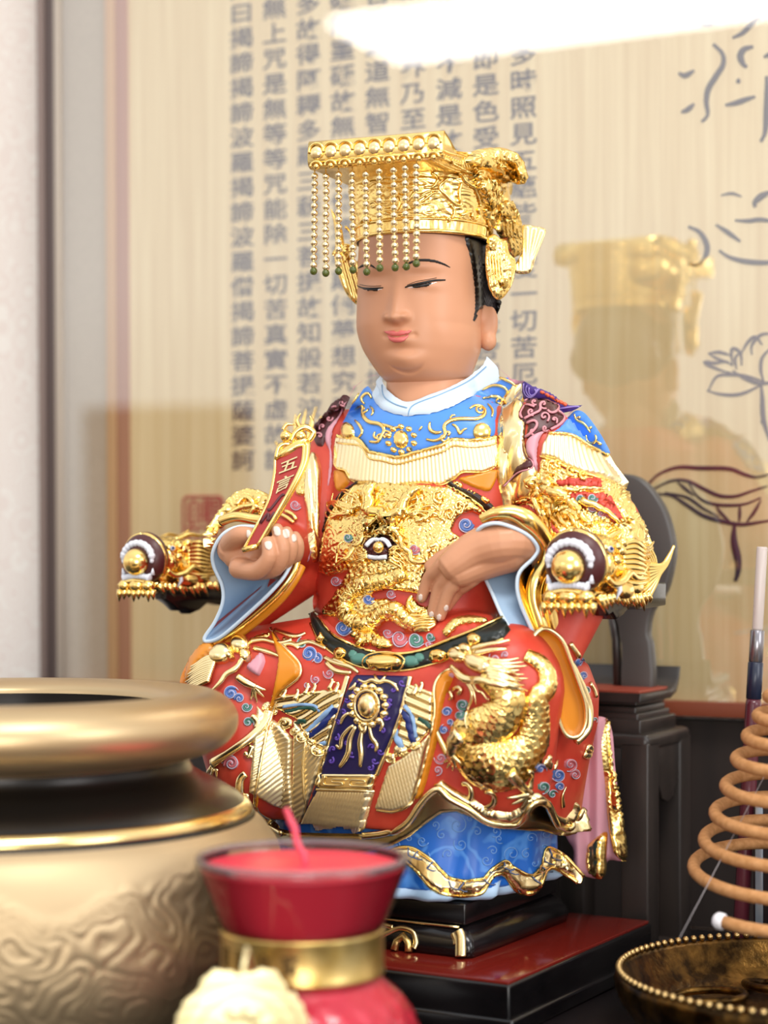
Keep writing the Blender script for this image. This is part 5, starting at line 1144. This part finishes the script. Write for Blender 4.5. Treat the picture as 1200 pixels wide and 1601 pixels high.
o, g_, _ = funnel(LR, .45, W(432, 880, -10), 'sleeve_lining'); g_.build('sleeve_back', RED, sr)
RR = [W(x, y, Y) for x, y, Y in ((748,828,-235),(772,818,-250),(799,824,-248),(826,838,-240),(840,857,-232),(834,872,-232),(813,893,-238),(808,915,-240),(813,942,-240),(828,978,-238),(838,1002,-236),(830,1010,-240),(808,998,-250),(786,965,-240),(768,925,-205),(752,890,-190),(742,855,-205))]
o, g_, _ = funnel(RR, .45, W(850, 885, -150), 'sleeve_lining'); g_.build('sleeve_back', GOLD, sr)
q = MB()
q.tube([W(x, y, Y) for x, y, Y in crs([(752,812,-232),(775,803,-240),(800,802,-240),(822,812,-238),(843,832,-226),(856,856,-216),(852,880,-216),(838,905,-222),(834,935,-222),(845,975,-222),(856,1010,-218)], 6)], np.interp(np.linspace(0, 1, 61), [0, .3, .6, 1], [7, 15, 13, 10]), 16, flat=.9)
q.tube([W(x, y, Y) for x, y, Y in crs([(868,860,-205),(862,900,-212),(858,940,-214),(866,985,-210),(872,1015,-205)], 6)], 12, 14); q.tube([W(x, y, Y) for x, y, Y in crs([(884,880,-195),(880,930,-202),(884,985,-200),(888,1030,-196)], 6)], 9, 12)
q.tube([W(x, y, Y) for x, y, Y in crs([(345,815,-85),(368,808,-96),(398,812,-100),(430,816,-105)], 6)], 8, 12)
q.tube([W(x, y, Y) for x, y, Y in crs([(466,868,-130),(458,895,-140),(436,925,-138),(398,960,-112),(360,990,-84),(335,1006,-66)], 6)], [6]*31, 12)
builds(q, 'gold_cuff', GOLD, sr)
q = MB(); q.tube([W(x, y, Y) for x, y, Y in crs([(470,885,-118),(460,905,-125),(438,935,-122),(402,968,-98),(362,998,-72),(332,1014,-52)], 6)], 8, 12)
LOBE = k5([(600,120),(640,200),(690,330),(715,440),(745,495),(790,500),(822,450),(822,370),(800,300),(760,190),(720,100),(650,60)])
slab(q, LOBE, lambda x, y: -236+(x-870)*.18+(y-1080)*.08, 8, 12, -7, 3.5, key='lobe'); builds(q, 'orange_sleeve_lining', ORANGE, sr)
q = MB(); pp_ = [W(x, y, -240+(x-870)*.18+(y-1080)*.08) for x, y in crs(LOBE, 6, True)]; q.tube(pp_, 3.6, 8, closed=True)
q.tube([W(x, y, Y) for x, y, Y in crs([(872,1000,-215),(893,1040,-210),(912,1080,-200),(921,1110,-196),(918,1140,-200),(900,1160,-212)], 6)], 6, 10); builds(q, 'sleeve_edge', PALE, sr)
q = MB(); patch(q, [(378,768),(400,766),(418,772),(432,792),(420,812),(396,806),(365,806),(340,826),(330,846),(322,858),(320,842),(330,822),(350,795)], B0, 10, 9, 2.2, fn=carve, key='lcf'); patch(q, [(470,725),(482,733),(482,772),(462,770)], B0, 5, 5, 2.4, fn=carve)
for s in ([(345,825),(362,800),(390,792),(415,796)], [(370,790),(385,778),(400,790),(392,802)], [(335,840),(350,815),(375,805)]): cord(q, s, [4, 4.5, 3], ('lcf', 'body'), 6)
patch(q, kh([(585,30),(560,60),(500,80),(470,70),(500,50)]), B0, 4, 3, 2.5); cord(q, [(447,800),(460,806),(463,814)], 3, B0, 4); cord(q, [(440,805),(452,812),(458,820)], 3, B0, 4); builds(q, 'left_cuff_relief', GOLD, sr)
cloud('r', 462, 790, 9, B0)
for k, (m_, mb) in CURL.items():
    if mb.v: builds(mb, {'b': 'blue_cloud_curls', 'r': 'rose_cloud_curls', 'g': 'green_cloud_curls', 'w': 'pale_cloud_outline'}[k], m_, sr)
# ================================================================ CROWN
HC_ = H+hr*3+hb*4
cr_ = bpy.data.objects.new('crown', None); COL.objects.link(cr_); cr_.parent = sr; ORG['crown'] = ORG[sr.name]; cr_.empty_display_size = .01
def cring(z, a, bf, bb, N=200, fn=None, c=HC_):
    o = []
    for j in range(N):
        t = 2*math.pi*j/N; k = 1+(fn(t, z) if fn else 0); y = math.sin(t)*(bf if math.sin(t) > 0 else bb)
        o.append(c+hr*math.cos(t)*a*k+hf*y*k+ZV*(z+7-c.z))
    return o
def band_rel(t, z):
    x = t*120; u = (z-480)/115
    if u < .17: return 0.006*math.sin(t*46)*math.sin(max(u, 0)/.17*math.pi)
    v = noise.noise(Vector((x*.05, z*.05, 3)))*6
    return (.022*(abs(math.sin(v*2))**.7) if u < .7 else .010*abs(math.sin(v)))
q = MB(); rs = [cring(479, 99, 101, 120), cring(478, 104, 106, 126)]
for z in np.linspace(480, 600, 90):
    u = (z-480)/120; a = 104+12*u+6*u*u; rs.append(cring(z, a+10*max(0, .25-abs(u-.02))*0, 106+6*u, 128+22*u, fn=band_rel))
q.rings(rs, caps=False); q.tube(cring(498, 107, 109, 131), 2.0, 6, closed=True); q.tube(cring(480, 104, 106, 127), 3.2, 8, closed=True)
q.build('crown_band', GOLD, cr_); BV['crown'] = bvh(q)
q = MB(); q.rings([cring(482, 98, 100, 118), cring(476, 101, 103, 122), cring(477, 103, 105, 125)], caps=False); q.build('crown_lining', mat('dark_maroon', '#3A1210', .5), cr_)
# mortarboard plate
prf = [(0,609),(14,609),(34,603),(58,594),(85,594),(110,598),(140,602),(185,606),(225,612),(262,620),(300,622),(325,612),(338,596),(335,580),(318,574),(240,575),(120,574),(40,573),(0,574)]
FP = Vector((HC_.x, HC_.y, 0))+hf*205; q = MB()
prf2 = crs(prf, 4, True)
def prow(w_, ins): 
    c = np.mean(prf2, 0); return [FP+hb*(p[0]+(c[0]-p[0])*ins)+ZV*(p[1]+(c[1]-p[1])*ins-0)+hr*w_ for p in prf2]
q.rings([prow(-104, .05), prow(-106, 0.0), prow(-60, 0), prow(0, 0), prow(60, 0), prow(106, 0.0), prow(104, .05)]); q.build('crown_plate', GOLD, cr_); BV['plate'] = bvh(q)
q = MB()
for k in range(9):
    x = -92+23*k; c = FP+hr*x+ZV*594+hf*1
    q.ell(c+ZV*-1, (10.5, 7, 11), (hr, hb, ZV), 20, 14)
q.build('plate_pearls', PALE, cr_)
q = MB()
for k in range(9):
    x = -92+23*k; c = FP+hr*x+ZV*594
    q.tube([c+hr*(11.5*math.cos(a))+ZV*(2+11*math.sin(a))+hf*3 for a in np.linspace(-.3, math.pi+.3, 16)], 2.2, 8)
    q.tube([c+hr*(9*math.cos(a))+ZV*(-22+8*math.sin(a))+hf*4 for a in np.linspace(0, math.pi, 12)], 2.4, 8); q.ell(c+ZV*-21+hf*2, 5, nu=12, nv=8)
q.tube([FP+hr*x+ZV*580+hf*2 for x in (-105, 0, 105)], 3, 8)
CPB = ('plate', 'crown')
for k in range(22):
    x = 668+k*3.6; y = 240+k*1.6 if k < 14 else 262; cord(q, [(x, y-10), (x+3, y-2), (x+6, y+4)], [1.2, 1.8, 1], CPB, .5, 6)
for s in ([(668,212),(680,228),(700,238),(728,246)], [(670,226),(684,242),(706,252),(726,258)], [(676,250),(700,262),(722,270)], [(730,240),(722,255),(728,268)]): cord(q, s, [1.6, 2.4, 1.2], CPB, .5)
q.build('plate_arches', GOLD, cr_)
# bead strings
BX = [491.5,509,529,550.5,571.5,592.5,615,633,650.5]; BYT = [275.5,276,273.5,272.5,272.5,267,265.5,262.5,260]; BYB = [414.5,418,413,410,413,406.5,407.5,405.5,401]
GX = [490,509,529,551.5,573,593.5,617.5,635,650.5]; GY = [424,427,424,422,425,419,418.5,417,412]
gbead = mat('olive_glass_bead', '#5E6A2A', .12, Transmission_Weight=.35); silv = mat('pale_gold_bead', (.90, .78, .50), .12, 1.0)
for k in range(9):
    Yk = (FP-hb*-14+hr*(-92+23*k)).y; s = bpy.data.objects.new('bead_string', None); COL.objects.link(s); s.parent = cr_; 
    q = MB(); n = 13; sw = [0, .6, 0, -.5, .3][k % 5]
    xs = [BX[k]+(GX[k]-BX[k])*(i/12)**1.3+sw*math.sin(i*.6) for i in range(n)]; ys = np.linspace(BYT[k], BYB[k], n)
    for x, y in zip(xs, ys): q.ell(W(x, y, Yk), 5.35, nu=16, nv=12)
    q.tube([W(x, y, Yk) for x, y in [(BX[k], BYT[k]-14)]+list(zip(xs, ys))+[(GX[k], GY[k])]], 1.2, 6)
    bpy.data.objects.remove(s); st_ = q.build('bead_string', silv, cr_); q = MB(); q.ell(W(GX[k], GY[k], Yk), (5.6, 5.6, 5.8), nu=14, nv=10); q.build('green_bead', gbead, st_)
# phoenix relief on the band side and top
q = MB(); kc4 = lambda L: px_(L, 640, 190, 5.4545)
CB_ = ('crown', 'plate')
patch(q, kc4([(470,330),(530,260),(640,230),(800,225),(900,270),(950,370),(970,470),(940,540),(860,500),(760,470),(640,420),(520,390)]), CB_, 14, 12, 2.4, fn=lambda x, y: scal(x, y, 3, 7), key='ph1')
patch(q, kc4([(540,440),(640,470),(780,480),(840,540),(770,640),(740,720),(680,740),(620,680),(560,560)]), CB_, 12, 10, 2.4, fn=lambda x, y: mane(x, y, 3), key='ph2')
patch(q, kc4([(640,740),(740,700),(860,680),(920,800),(960,1000),(940,1120),(860,1140),(760,960),(660,860)]), CB_, 8, 8, 2.4, fn=lambda x, y: 1.8*math.sin((x-y*.2)*1.1), key='ph3')
for s, r_ in (([(330,480),(250,560),(300,620),(380,700),(440,720),(420,620),(440,520)], 2.4), ([(430,800),(480,790),(520,760),(540,840),(590,820),(580,740)], 2.2), ([(340,700),(380,760),(360,830)], 2), ([(120,560),(200,560),(240,480),(180,440)], 2.4), ([(100,690),(160,640),(220,600)], 2), ([(90,640),(150,600),(200,590)], 2), ([(540,540),(580,640),(600,730)], 2.2), ([(640,740),(670,880),(700,980)], 3), ([(860,680),(910,800),(950,940),(965,1090)], 3.4), ([(430,430),(480,520),(560,560)], 3), ([(310,830),(350,820),(330,860)], 2)):
    cord(q, kc4(s), r_, CB_, 2)
for x, y, r_ in ((780,380,6), (820,395,5), (860,420,5), (920,500,9), (800,720,8), (560,390,5), (600,440,6), (520,800,4), (350,350,4)):
    cord(q, spiral(*kc4([(x, y)])[0], r_, 1.4, x, 1), 1.8, ('ph1', 'ph2')+CB_, 3)
kc5 = lambda L: px_(L, 460, 190, 5.4545)
for s in ([(640,700),(690,680),(710,720),(660,730)], [(880,640),(900,720),(870,760)], [(960,690),(1000,640),(1020,600)], [(1000,700),(1060,660),(1120,620)], [(1000,740),(1080,700),(1160,690)], [(780,780),(860,800),(930,780)], [(560,870),(600,820),(640,860)]): cord(q, kc5(s), 2.2, CB_, 1)
q.build('phoenix_relief', GOLD, cr_)
back = MB(); back.ell(HC_+hb*60+hr*60+ZV*(560-HC_.z), (62, 70, 52), (hr, hb, ZV), 24, 16); remesh(back, 4, 2).build('crown_back', GOLD, cr_)
# side pendants and fan
q = MB(); SP = kc4([(660,1000),(720,960),(780,1000),(830,1020),(850,1120),(900,1180),(900,1280),(870,1400),(800,1500),(740,1515),(680,1440),(650,1300),(640,1150)])
slab(q, SP, lambda x, y: -58+(x-775)*.5, 22, 12, 10, 2.2, fn=lambda x, y: mane(x, y, 2.4, .05)+1.0*math.sin(x*1.3), key='pend')
for x, y in ((700,1060), (800,1380)): oval(q, *kc4([(x, y)])[0], 8, 9, ('pend',), 6)
for k in range(5): cord(q, kc4([(680+k*22, 1150-k*8), (690+k*24, 1280), (700+k*22, 1420-k*14)]), [1.5, 2.4, 1], ('pend',), 1)
q.build('side_pendant', GOLD, cr_)
q = MB(); slab(q, kc4([(900,1290),(900,1220),(960,1100),(960,900),(1000,880),(1060,890),(1160,920),(1140,1010),(1080,1150),(1040,1270),(990,1300)]), lambda x, y: -10+(x-830)*.3, 10, 6, 5, 2, fn=lambda x, y: 1.6*math.sin(((x-822)/(max(430-y, 30)))*34), key='fan'); q.build('tassel_fan', PALE, cr_)
q = MB(); slab(q, kc5([(310,740),(330,850),(350,1000),(340,1150),(370,1300),(430,1450),(500,1540),(560,1570),(640,1560),(640,1300),(560,1200),(500,1180),(440,1100),(400,900)]), lambda x, y: 20, 20, 10, 8, 2.4, fn=lambda x, y: 1.8*math.sin((x*.9-y*.25)*.9), key='lp')
oval(q, *kc5([(445,1090)])[0], 8, 10, ('lp',), 7); oval(q, *kc5([(345,1120)])[0], 4, 6, ('lp',), 4); cord(q, kc5([(420,900),(470,960),(470,1100),(430,1200)]), 2.4, ('lp',), 3); q.build('side_pendant', GOLD, cr_)
# ================================================================ HANDS
nail = mat('nail_paint', '#E2CFC0', .3)
def chain(mb, pts, rad): 
    P = crs(pts, 5); n = len(P); r_ = np.interp(np.linspace(0, 1, n), np.linspace(0, 1, len(rad)), rad); P = [Vector(p) for p in P]
    d0 = (P[0]-P[1]).normalized(); d1 = (P[-1]-P[-2]).normalized()
    path = [P[0]+d0*r_[0]*.8, P[0]+d0*r_[0]*.45]+P+[P[-1]+d1*r_[-1]*f_ for f_ in (.35, .62, .82, .95)]; rr_ = [r_[0]*.5, r_[0]*.88]+list(r_)+[r_[-1]*f_ for f_ in (.94, .80, .58, .30)]
    mb.tube(path, rr_, 18)
q = MB()
q.ell(W(382,864,-110), (36, 25, 31), (Vector((.96, -.25, 0)), Vector((.25, .96, 0)), ZV), 24, 16)
chain(q, [W(366,858,-100), W(395,868,-60), W(440,882,-10)], [27, 27, 26])
chain(q, [W(362,850,-112), W(374,838,-146), W(390,835,-160)], [18, 14.5, 10.5])
for pts, rad in (([(374,888,-128),(402,892,-162),(420,872,-180),(419,849,-178)], [17, 14, 12, 10.5]), ([(395,892,-124),(430,888,-158),(442,858,-174),(433,828,-170)], [16, 13, 11.2, 9.6]), ([(415,888,-118),(446,878,-150),(455,854,-162),(448,832,-160)], [14, 11.6, 10.4, 9]), ([(432,882,-108),(460,872,-136),(466,853,-148),(461,839,-149)], [12, 10.4, 9.2, 8.4])):
    chain(q, [W(*p) for p in pts], rad)
lh = remesh(q, 1.7, 4, .5); hl = lh.build('hand', SKIN, sr); BV['lh'] = bvh(lh)
q = MB(); LHB = ('lh',)
patch(q, [(385,829),(391,829),(394,836),(390,842),(385,840)], LHB, 1.2, 2, 1.2)
patch(q, [(413,847),(424,846),(426,855),(421,861),(414,857)], LHB, 1.2, 2, 1.3); patch(q, [(426,825),(432,822),(438,826),(439,837),(430,838)], LHB, 1.2, 2, 1.3); patch(q, [(441,829),(448,826),(453,831),(452,841),(443,841)], LHB, 1.2, 2, 1.3); patch(q, [(455,837),(460,834),(464,839),(463,847),(456,847)], LHB, 1.2, 2, 1.2)
builds(q, 'nail', nail, hl)
q = MB(); T_P = lambda x, y, up: proj(x, y, BB)[0]+Vector((0, -up, 0))
def hp(x, y, Y): return W(x, y, Y)
tips = [(659,938), (675,964), (687,968), (697,952)]
Yt = [proj(x, y, BB)[0].y-9 for x, y in tips]; Ym = min(Yt)
q.ell(hp(735,872,Ym-18), (44, 17, 31), (Vector((.86, -.05, .5)).normalized(), Vector((0, 1, 0)), Vector((-.5, 0, .86)).normalized()), 24, 16)
chain(q, [hp(708,884,Ym-22), hp(745,860,Ym-24), hp(790,848,-222), hp(830,855,-190)], [24, 30, 33, 32])
chain(q, [hp(720,896,Ym-20), hp(760,878,Ym-20), hp(795,866,-215)], [22, 26, 28])
for (kx, ky), (mx, my), (tx, ty), yt, r0 in (((696,878),(670,904),(659,934),Yt[0],11.5), ((708,888),(686,921),(676,960),Yt[1],12), ((722,898),(700,928),(688,963),Yt[2],11.5), ((738,906),(715,926),(699,949),Yt[3],10.5)):
    chain(q, [hp(kx+14, ky-12, Ym-16), hp(kx, ky, Ym-20), hp((kx+mx)/2, (ky+my)/2, (Ym+yt)/2-17), hp(mx, my, yt-11), hp(tx, ty, yt)], [r0+.5, r0+.5, r0-.8, r0-1.8, r0-3.2])
chain(q, [hp(715,860,Ym-4), hp(690,872,Ym+2), hp(672,885,Ym+8)], [13, 11, 9])
rh = remesh(q, 1.7, 4, .5); hr_o = rh.build('hand', SKIN, sr); BV['rh'] = bvh(rh); RHB = ('rh',)
q = MB()
for (x, y), a in zip(((657,936), (674,963), (686,967), (697,953)), (.1, .15, .2, .3)): oval(q, x, y-2, 4.6, 6.2, RHB, 1.2, a, step=1.4)
builds(q, 'nail', nail, hr_o)
# ================================================================ TABLET held in the hand (a thing of its own)
tbm = mat('tablet_red', '#A8322C', .4)
Lp = crs([(430,718,-150),(429,740,-158),(421,778,-168),(406,812,-172),(380,860,-168)], 6); Rp = crs([(475,694,-158),(472,724,-166),(457,758,-176),(437,794,-180),(402,854,-176)], 6)
tr0 = root('ritual_tablet', 'narrow red and gold ritual tablet held in the statue\'s raised hand', 'tablet', W(390, 866, -165))
q = MB(); rs = []
Lw = [W(*p) for p in Lp]; Rw = [W(*p) for p in Rp]; nt_ = len(Lw)
for a, b_ in zip(Lw, Rw):
    w_ = b_-a; n_ = Vector((0, -1, 0)); th = Vector((6, 14, 4)); rs.append([a, b_, b_+th, a+th])
q.rings(rs); q.build('tablet_board', tbm, tr0, sharp=40)
q = MB(); q.tube(Lw, 2.4, 8); q.tube(Rw, 2.6, 8); q.tube([Lw[-1], Rw[-1]], 4.5, 10); q.tube([Lw[0], (Lw[0]+Rw[0])/2+ZV*4, Rw[0]], 3.5, 8)
rs = []
for b_ in Rw: rs.append([b_+Vector((0, -2, 0)), b_+Vector((10, 5, 4)), b_+Vector((9, 17, 5)), b_+Vector((2, 14, 4))])
q.rings(rs)
q.build('gold_frame', GOLD, tr0)
q = MB()
def tpt(u, v):                                          # u across 0..1, v down 0..1
    i = min(v, .999)*(nt_-1); k = int(i); f_ = i-k; a = Lw[k].lerp(Lw[k+1], f_); b_ = Rw[k].lerp(Rw[k+1], f_); return a.lerp(b_, u)
for ch_, v0 in (('五', .21), ('言', .42)):
    v, f = glyph(ch_); q.add([tpt(.5+p.x*.72, v0-p.y*.17)+Vector((0, -2.2-p.z*25, 0)) for p in v], f)
builds(q, 'tablet_characters', PALE, tr0, smooth=False)
q = MB()
for v0, d in ((.66, 1), (.80, -1)): q.tube([tpt(.2+.6*t, v0+.05*math.sin(t*6)*d-.05*t)+Vector((0, -1.5, 0)) for t in np.linspace(0, 1, 14)], 2.2, 6, flat=.5, ref=Vector((0, 1, 0)))
builds(q, 'tablet_dark_marks', mat('tablet_dark', '#5A2A30', .5), tr0)  # dark wavy marks below the gold characters
q = MB(); q.ell(W(447,682,-150), 9, nu=18, nv=12); q.ell(W(470,682,-150), (9, 7, 9)); q.ell(W(458,700,-152), (26, 6, 8), (Vector((.85, 0, .52)), Vector((0, 1, 0)), Vector((-.52, 0, .85))), 18, 10)
for s, r_ in (([(432,716),(436,700),(446,694),(458,698)], [4, 4, 3]), ([(455,690),(462,676),(476,668),(490,676),(482,690)], [4, 5, 5, 4]), ([(485,672),(488,660),(484,650)], [4, 3, 1]), ([(470,670),(464,658),(470,646)], [4, 3, 1]), ([(442,672),(448,664),(460,664)], [3, 3, 1]), ([(435,712),(442,704),(452,706),(462,696),(474,692)], [4, 4, 3]), ([(466,690),(474,700),(480,688)], [3, 4, 3])):
    pp_ = [W(x, y, -150) for x, y in crs(s, 5)]; q.tube(pp_, np.interp(np.linspace(0, 1, len(pp_)), np.linspace(0, 1, len(r_)), r_), 10)
q.build('tablet_dragon_finial', GOLD, tr0)
# ================================================================ THRONE with dragon arms
th_ = root('dragon_throne', 'dark throne with gilded open-mouthed dragon head armrests around the statue', 'throne', SC+b2*205+ZV*PLZ)
ivory = mat('ivory_white', '#E4E6EE', .3)
def dragon(c, s, right):
    X = lambda x, y, z: c+r2*x*s+b2*y*s+ZV*z*s          # x right, y back, z up
    hd_ = bpy.data.objects.new('dragon_head', None); COL.objects.link(hd_); hd_.parent = th_; ORG[hd_.name] = ORG[th_.name]; hd_.empty_display_size = .01
    q = MB()
    q.ell(X(0, 52, 0), (44*s, 50*s, 38*s), AX2, 24, 16); q.ell(X(0, 80, 22), (40*s, 60*s, 24*s), AX2, 24, 16); q.ell(X(0, 110, -14), (42*s, 70*s, 36*s), AX2, 24, 16); q.ell(X(0, 34, -46), (40*s, 34*s, 15*s), AX2, 20, 12); q.ell(X(0, 150, 0), (36*s, 60*s, 36*s), AX2, 20, 12)
    hm_ = remesh(q, 3.2, 3); key = 'dh%d' % right; BV[key] = bvh(hm_); k_ = []
    for p in hm_.v:
        d = noise.noise(Vector((p.x*.045, p.y*.045, p.z*.06)))*6; rel_ = (p-c).dot(b2)/s
        k_.append(p+(p-X(0, 90, 0)).normalized()*(3.0*abs(math.sin(d*2.2)) if rel_ > 40 else 0))
    hm_.v = k_; hm_.build('skull', GOLD, hd_)
    q = MB(); q.ell(X(0, 12, 6), (50*s, 30*s, 50*s), AX2, 32, 20)
    q.build('mouth', DRED if False else MAROON, hd_)
    q = MB(); q.tube([X(34*math.cos(a), -12, 4+30*math.sin(a)) for a in np.linspace(-.25, math.pi+.25, 44)], [ (5.6+1.8*abs(math.sin(i*.9)))*s*(1 if 3 < i < 40 else .6) for i in range(44)], 10)
    q.tube([X(x, -14, -29-.004*x*x) for x in np.linspace(-32, 32, 34)], [(5.2+1.3*abs(math.sin(i*.95))+(3 if i in (1, 2, 31, 32) else 0))*s for i in range(34)], 10)
    for sg in (-1, 1): q.tube([X(sg*34, -10, -26), X(sg*36, -12, -14)], [5*s, 1.2*s], 8)
    builds(q, 'fangs', ivory, hd_)
    q = MB(); q.ell(X(0, -14, -2), 26.5*s, AX2, 32, 24); q.build('mouth_pearl', GOLD, hd_)
    q = MB()
    q.tube([X(30*math.cos(a), -8, 3+26*math.sin(a)) for a in np.linspace(.2, math.pi-.2, 20)], 4*s, 8)
    for x, w_ in ((-28, 13), (0, 17), (28, 13)): q.ell(X(x, -14, -47), (w_*s, 14*s, 12*s), AX2, 18, 12)
    q.tube([X(x, -18, -38-.006*x*x) for x in np.linspace(-40, 40, 16)], 5*s, 10)
    for k in range(8): x = -38+k*11; q.tube([X(x, -16, -56), X(x*1.03, -18, -64), X(x*1.06-1, -16, -78+(k % 3)*4)], [7.5*s, 5.5*s, .8*s], 8)
    for sd in (-1, 1):
        for k in range(13): y = 8+k*15+random.uniform(-4, 4); l_ = random.uniform(.5, 1.1); q.tube([X(sd*40, y-4, -44), X(sd*44, y+6*l_, -44-16*l_), X(sd*41, y+20*l_, -44-27*l_)], [7*s, 4.2*s, .7*s], 8)
        q.tube([X(sd*(44*math.cos(a)+2), 12-8*math.sin(a), 4+46*math.sin(a)) for a in np.linspace(-.7, 1.6, 22)], 5*s, 10)
        q.tube([X(sd*x, y, z) for x, y, z in crs([(46,20,-18),(48,40,-28),(50,70,-24),(48,100,-12),(46,135,-20),(44,170,-6),(40,200,8)], 5)], np.interp(np.linspace(0, 1, 31), [0, .5, 1], [5*s, 7*s, 4*s]), 10)
        q.ell(X(sd*44, 90, -38), (12*s, 32*s, 14*s), AX2, 18, 12); q.ell(X(sd*42, 140, -34), (10*s, 26*s, 12*s), AX2, 18, 12)
        q.ell(X(sd*34, 46, 26), (9*s, 12*s, 8*s), AX2, 14, 10)
        for x, y, z, r_ in ((44, 58, 8, 9), (42, 78, 22, 10), (38, 98, 34, 9), (45, 62, 28, 7)): q.ell(X(sd*x, y, z), r_*s, AX2, 12, 8)
        for k in range(9):
            z0 = 26-k*7; q.tube([X(sd*x, y, z) for x, y, z in crs([(38, 96, z0+6), (46, 124, z0+10-k), (46, 156, z0+2), (42, 190, z0+4*math.sin(k)), (38, 224-k*3, z0+10-k*2)], 4)], np.interp(np.linspace(0, 1, 17), [0, .4, 1], [5*s, 5.5*s, 1.6*s]), 8)
        q.tube([X(sd*x, y, z) for x, y, z in crs([(20, 80, 40), (24, 120, 52), (26, 160, 50), (24, 190, 62)], 4)], np.linspace(6*s, 2*s, 13), 8)
    q.build('dragon_features', GOLD, hd_)
    q = MB()
    for sd in (-1, 1): q.ell(X(sd*42, 43, 24), (5*s, 6*s, 5*s), AX2, 14, 10); 
    builds(q, 'eye', ivory, hd_)
    q = MB()
    for sd in (-1, 1): q.ell(X(sd*45, 40, 25), (3*s, 3*s, 3*s), AX2, 10, 8)
    builds(q, 'pupil', mat('pupil_blue', '#1B2A6A', .2), hd_)
    q = MB()
    for sd in (-1, 1): q.tube([X(sd*49, 56, -26), X(sd*50, 60, -38), X(sd*48, 52, -50)], [5*s, 4*s, 1*s], 8)
    builds(q, 'side_fang', ivory, hd_)
cR, cL = W(895, 884, -290), W(221, 877, 88)
dragon(cR, .95, 1); dragon(cL, .84, 0)
# long whisker horn of the right head, swept up behind it
q = MB()
for k in range(8):
    P = [(960+k*2, 872+k*10), (990+k*2, 880+k*9), (1012+k*1.2, 884+k*5), (1034-k*.6, 884+k*2), (1046-k*.6, 868+k*2), (1053-k*.5, 853+k*1.5)]
    q.tube([W(x, y, -190+(x-960)*.8) for x, y in crs(P, 5)], np.interp(np.linspace(0, 1, 26), [0, .5, 1], [4.5, 4.5, 2.4]), 8)
for k in range(7):
    P = [(975+k*4, 905+k*4), (1000+k*2, 930-k*1), (1020-k*2, 920-k*4), (1032-k*2, 895-k*2)]
    q.tube([W(x, y, -185+(x-960)*.8) for x, y in crs(P, 5)], np.interp(np.linspace(0, 1, 16), [0, .5, 1], [4.5, 4.5, 2]), 8)
for k in range(9):
    P = [(985-k*2, 848+k*1.5), (1005-k*2, 848+k*4), (1020-k*2, 868+k*3), (1024-k*3, 888+k*2)]
    q.tube([W(x, y, -170+(x-960)*.7) for x, y in crs(P, 5)], [4.2]*16, 8)
builds(q, 'mane_horn', GOLD, th_)
for sd, c, s in ((1, cR, .95), (-1, cL, .84)):
    q = MB(); a = c+b2*60*s+ZV*(-44 if sd > 0 else -60)*s
    oo = [(0, 14), (262, 14), (262, -22), (160, -26), (120, -20), (96, -32), (70, -38), (56, -28), (40, -32), (20, -20), (0, -12)]
    extr(q, oo, a, (b2, r2, ZV), 14*s, 3); q.build('armrest', lac, th_, sharp=40)
q = MB(); zr = -52; q.rbox(SC+b2*183+r2*-46+ZV*zr, AX2, (370, 9, 16), 4); q.build('back_rail', lac, th_, sharp=40)
q = MB(); q.rbox(SC+b2*205+r2*-20+ZV*((zr-22+PLZ)/2), AX2, (130, 10, (zr-22-PLZ)/2), 3); q.build('back_panel', lac, th_, sharp=40)

q = MB(); fb0 = SC+b2*183+r2*-300+ZV*-52
q.tube([fb0, W(470, 780, fb0.y), W(468, 720, fb0.y)], [7, 6, 5], 10)
for k, (x0, y0, x1, y1) in enumerate(((455, 720, 430, 690), (460, 715, 446, 660), (466, 712, 462, 648), (472, 712, 478, 640), (478, 714, 494, 636), (482, 720, 502, 650), (486, 730, 508, 672))):
    pp_ = [W(x, y, fb0.y) for x, y in crs([(x0, y0+10), ((x0+x1)/2-3, (y0+y1)/2), (x1, y1)], 5)]; q.tube(pp_, np.linspace(7, 1.2, len(pp_)), 8)
q.ell(W(469, 712, fb0.y), (26, 10, 18)); q.build('flame_finial', GOLD, th_)
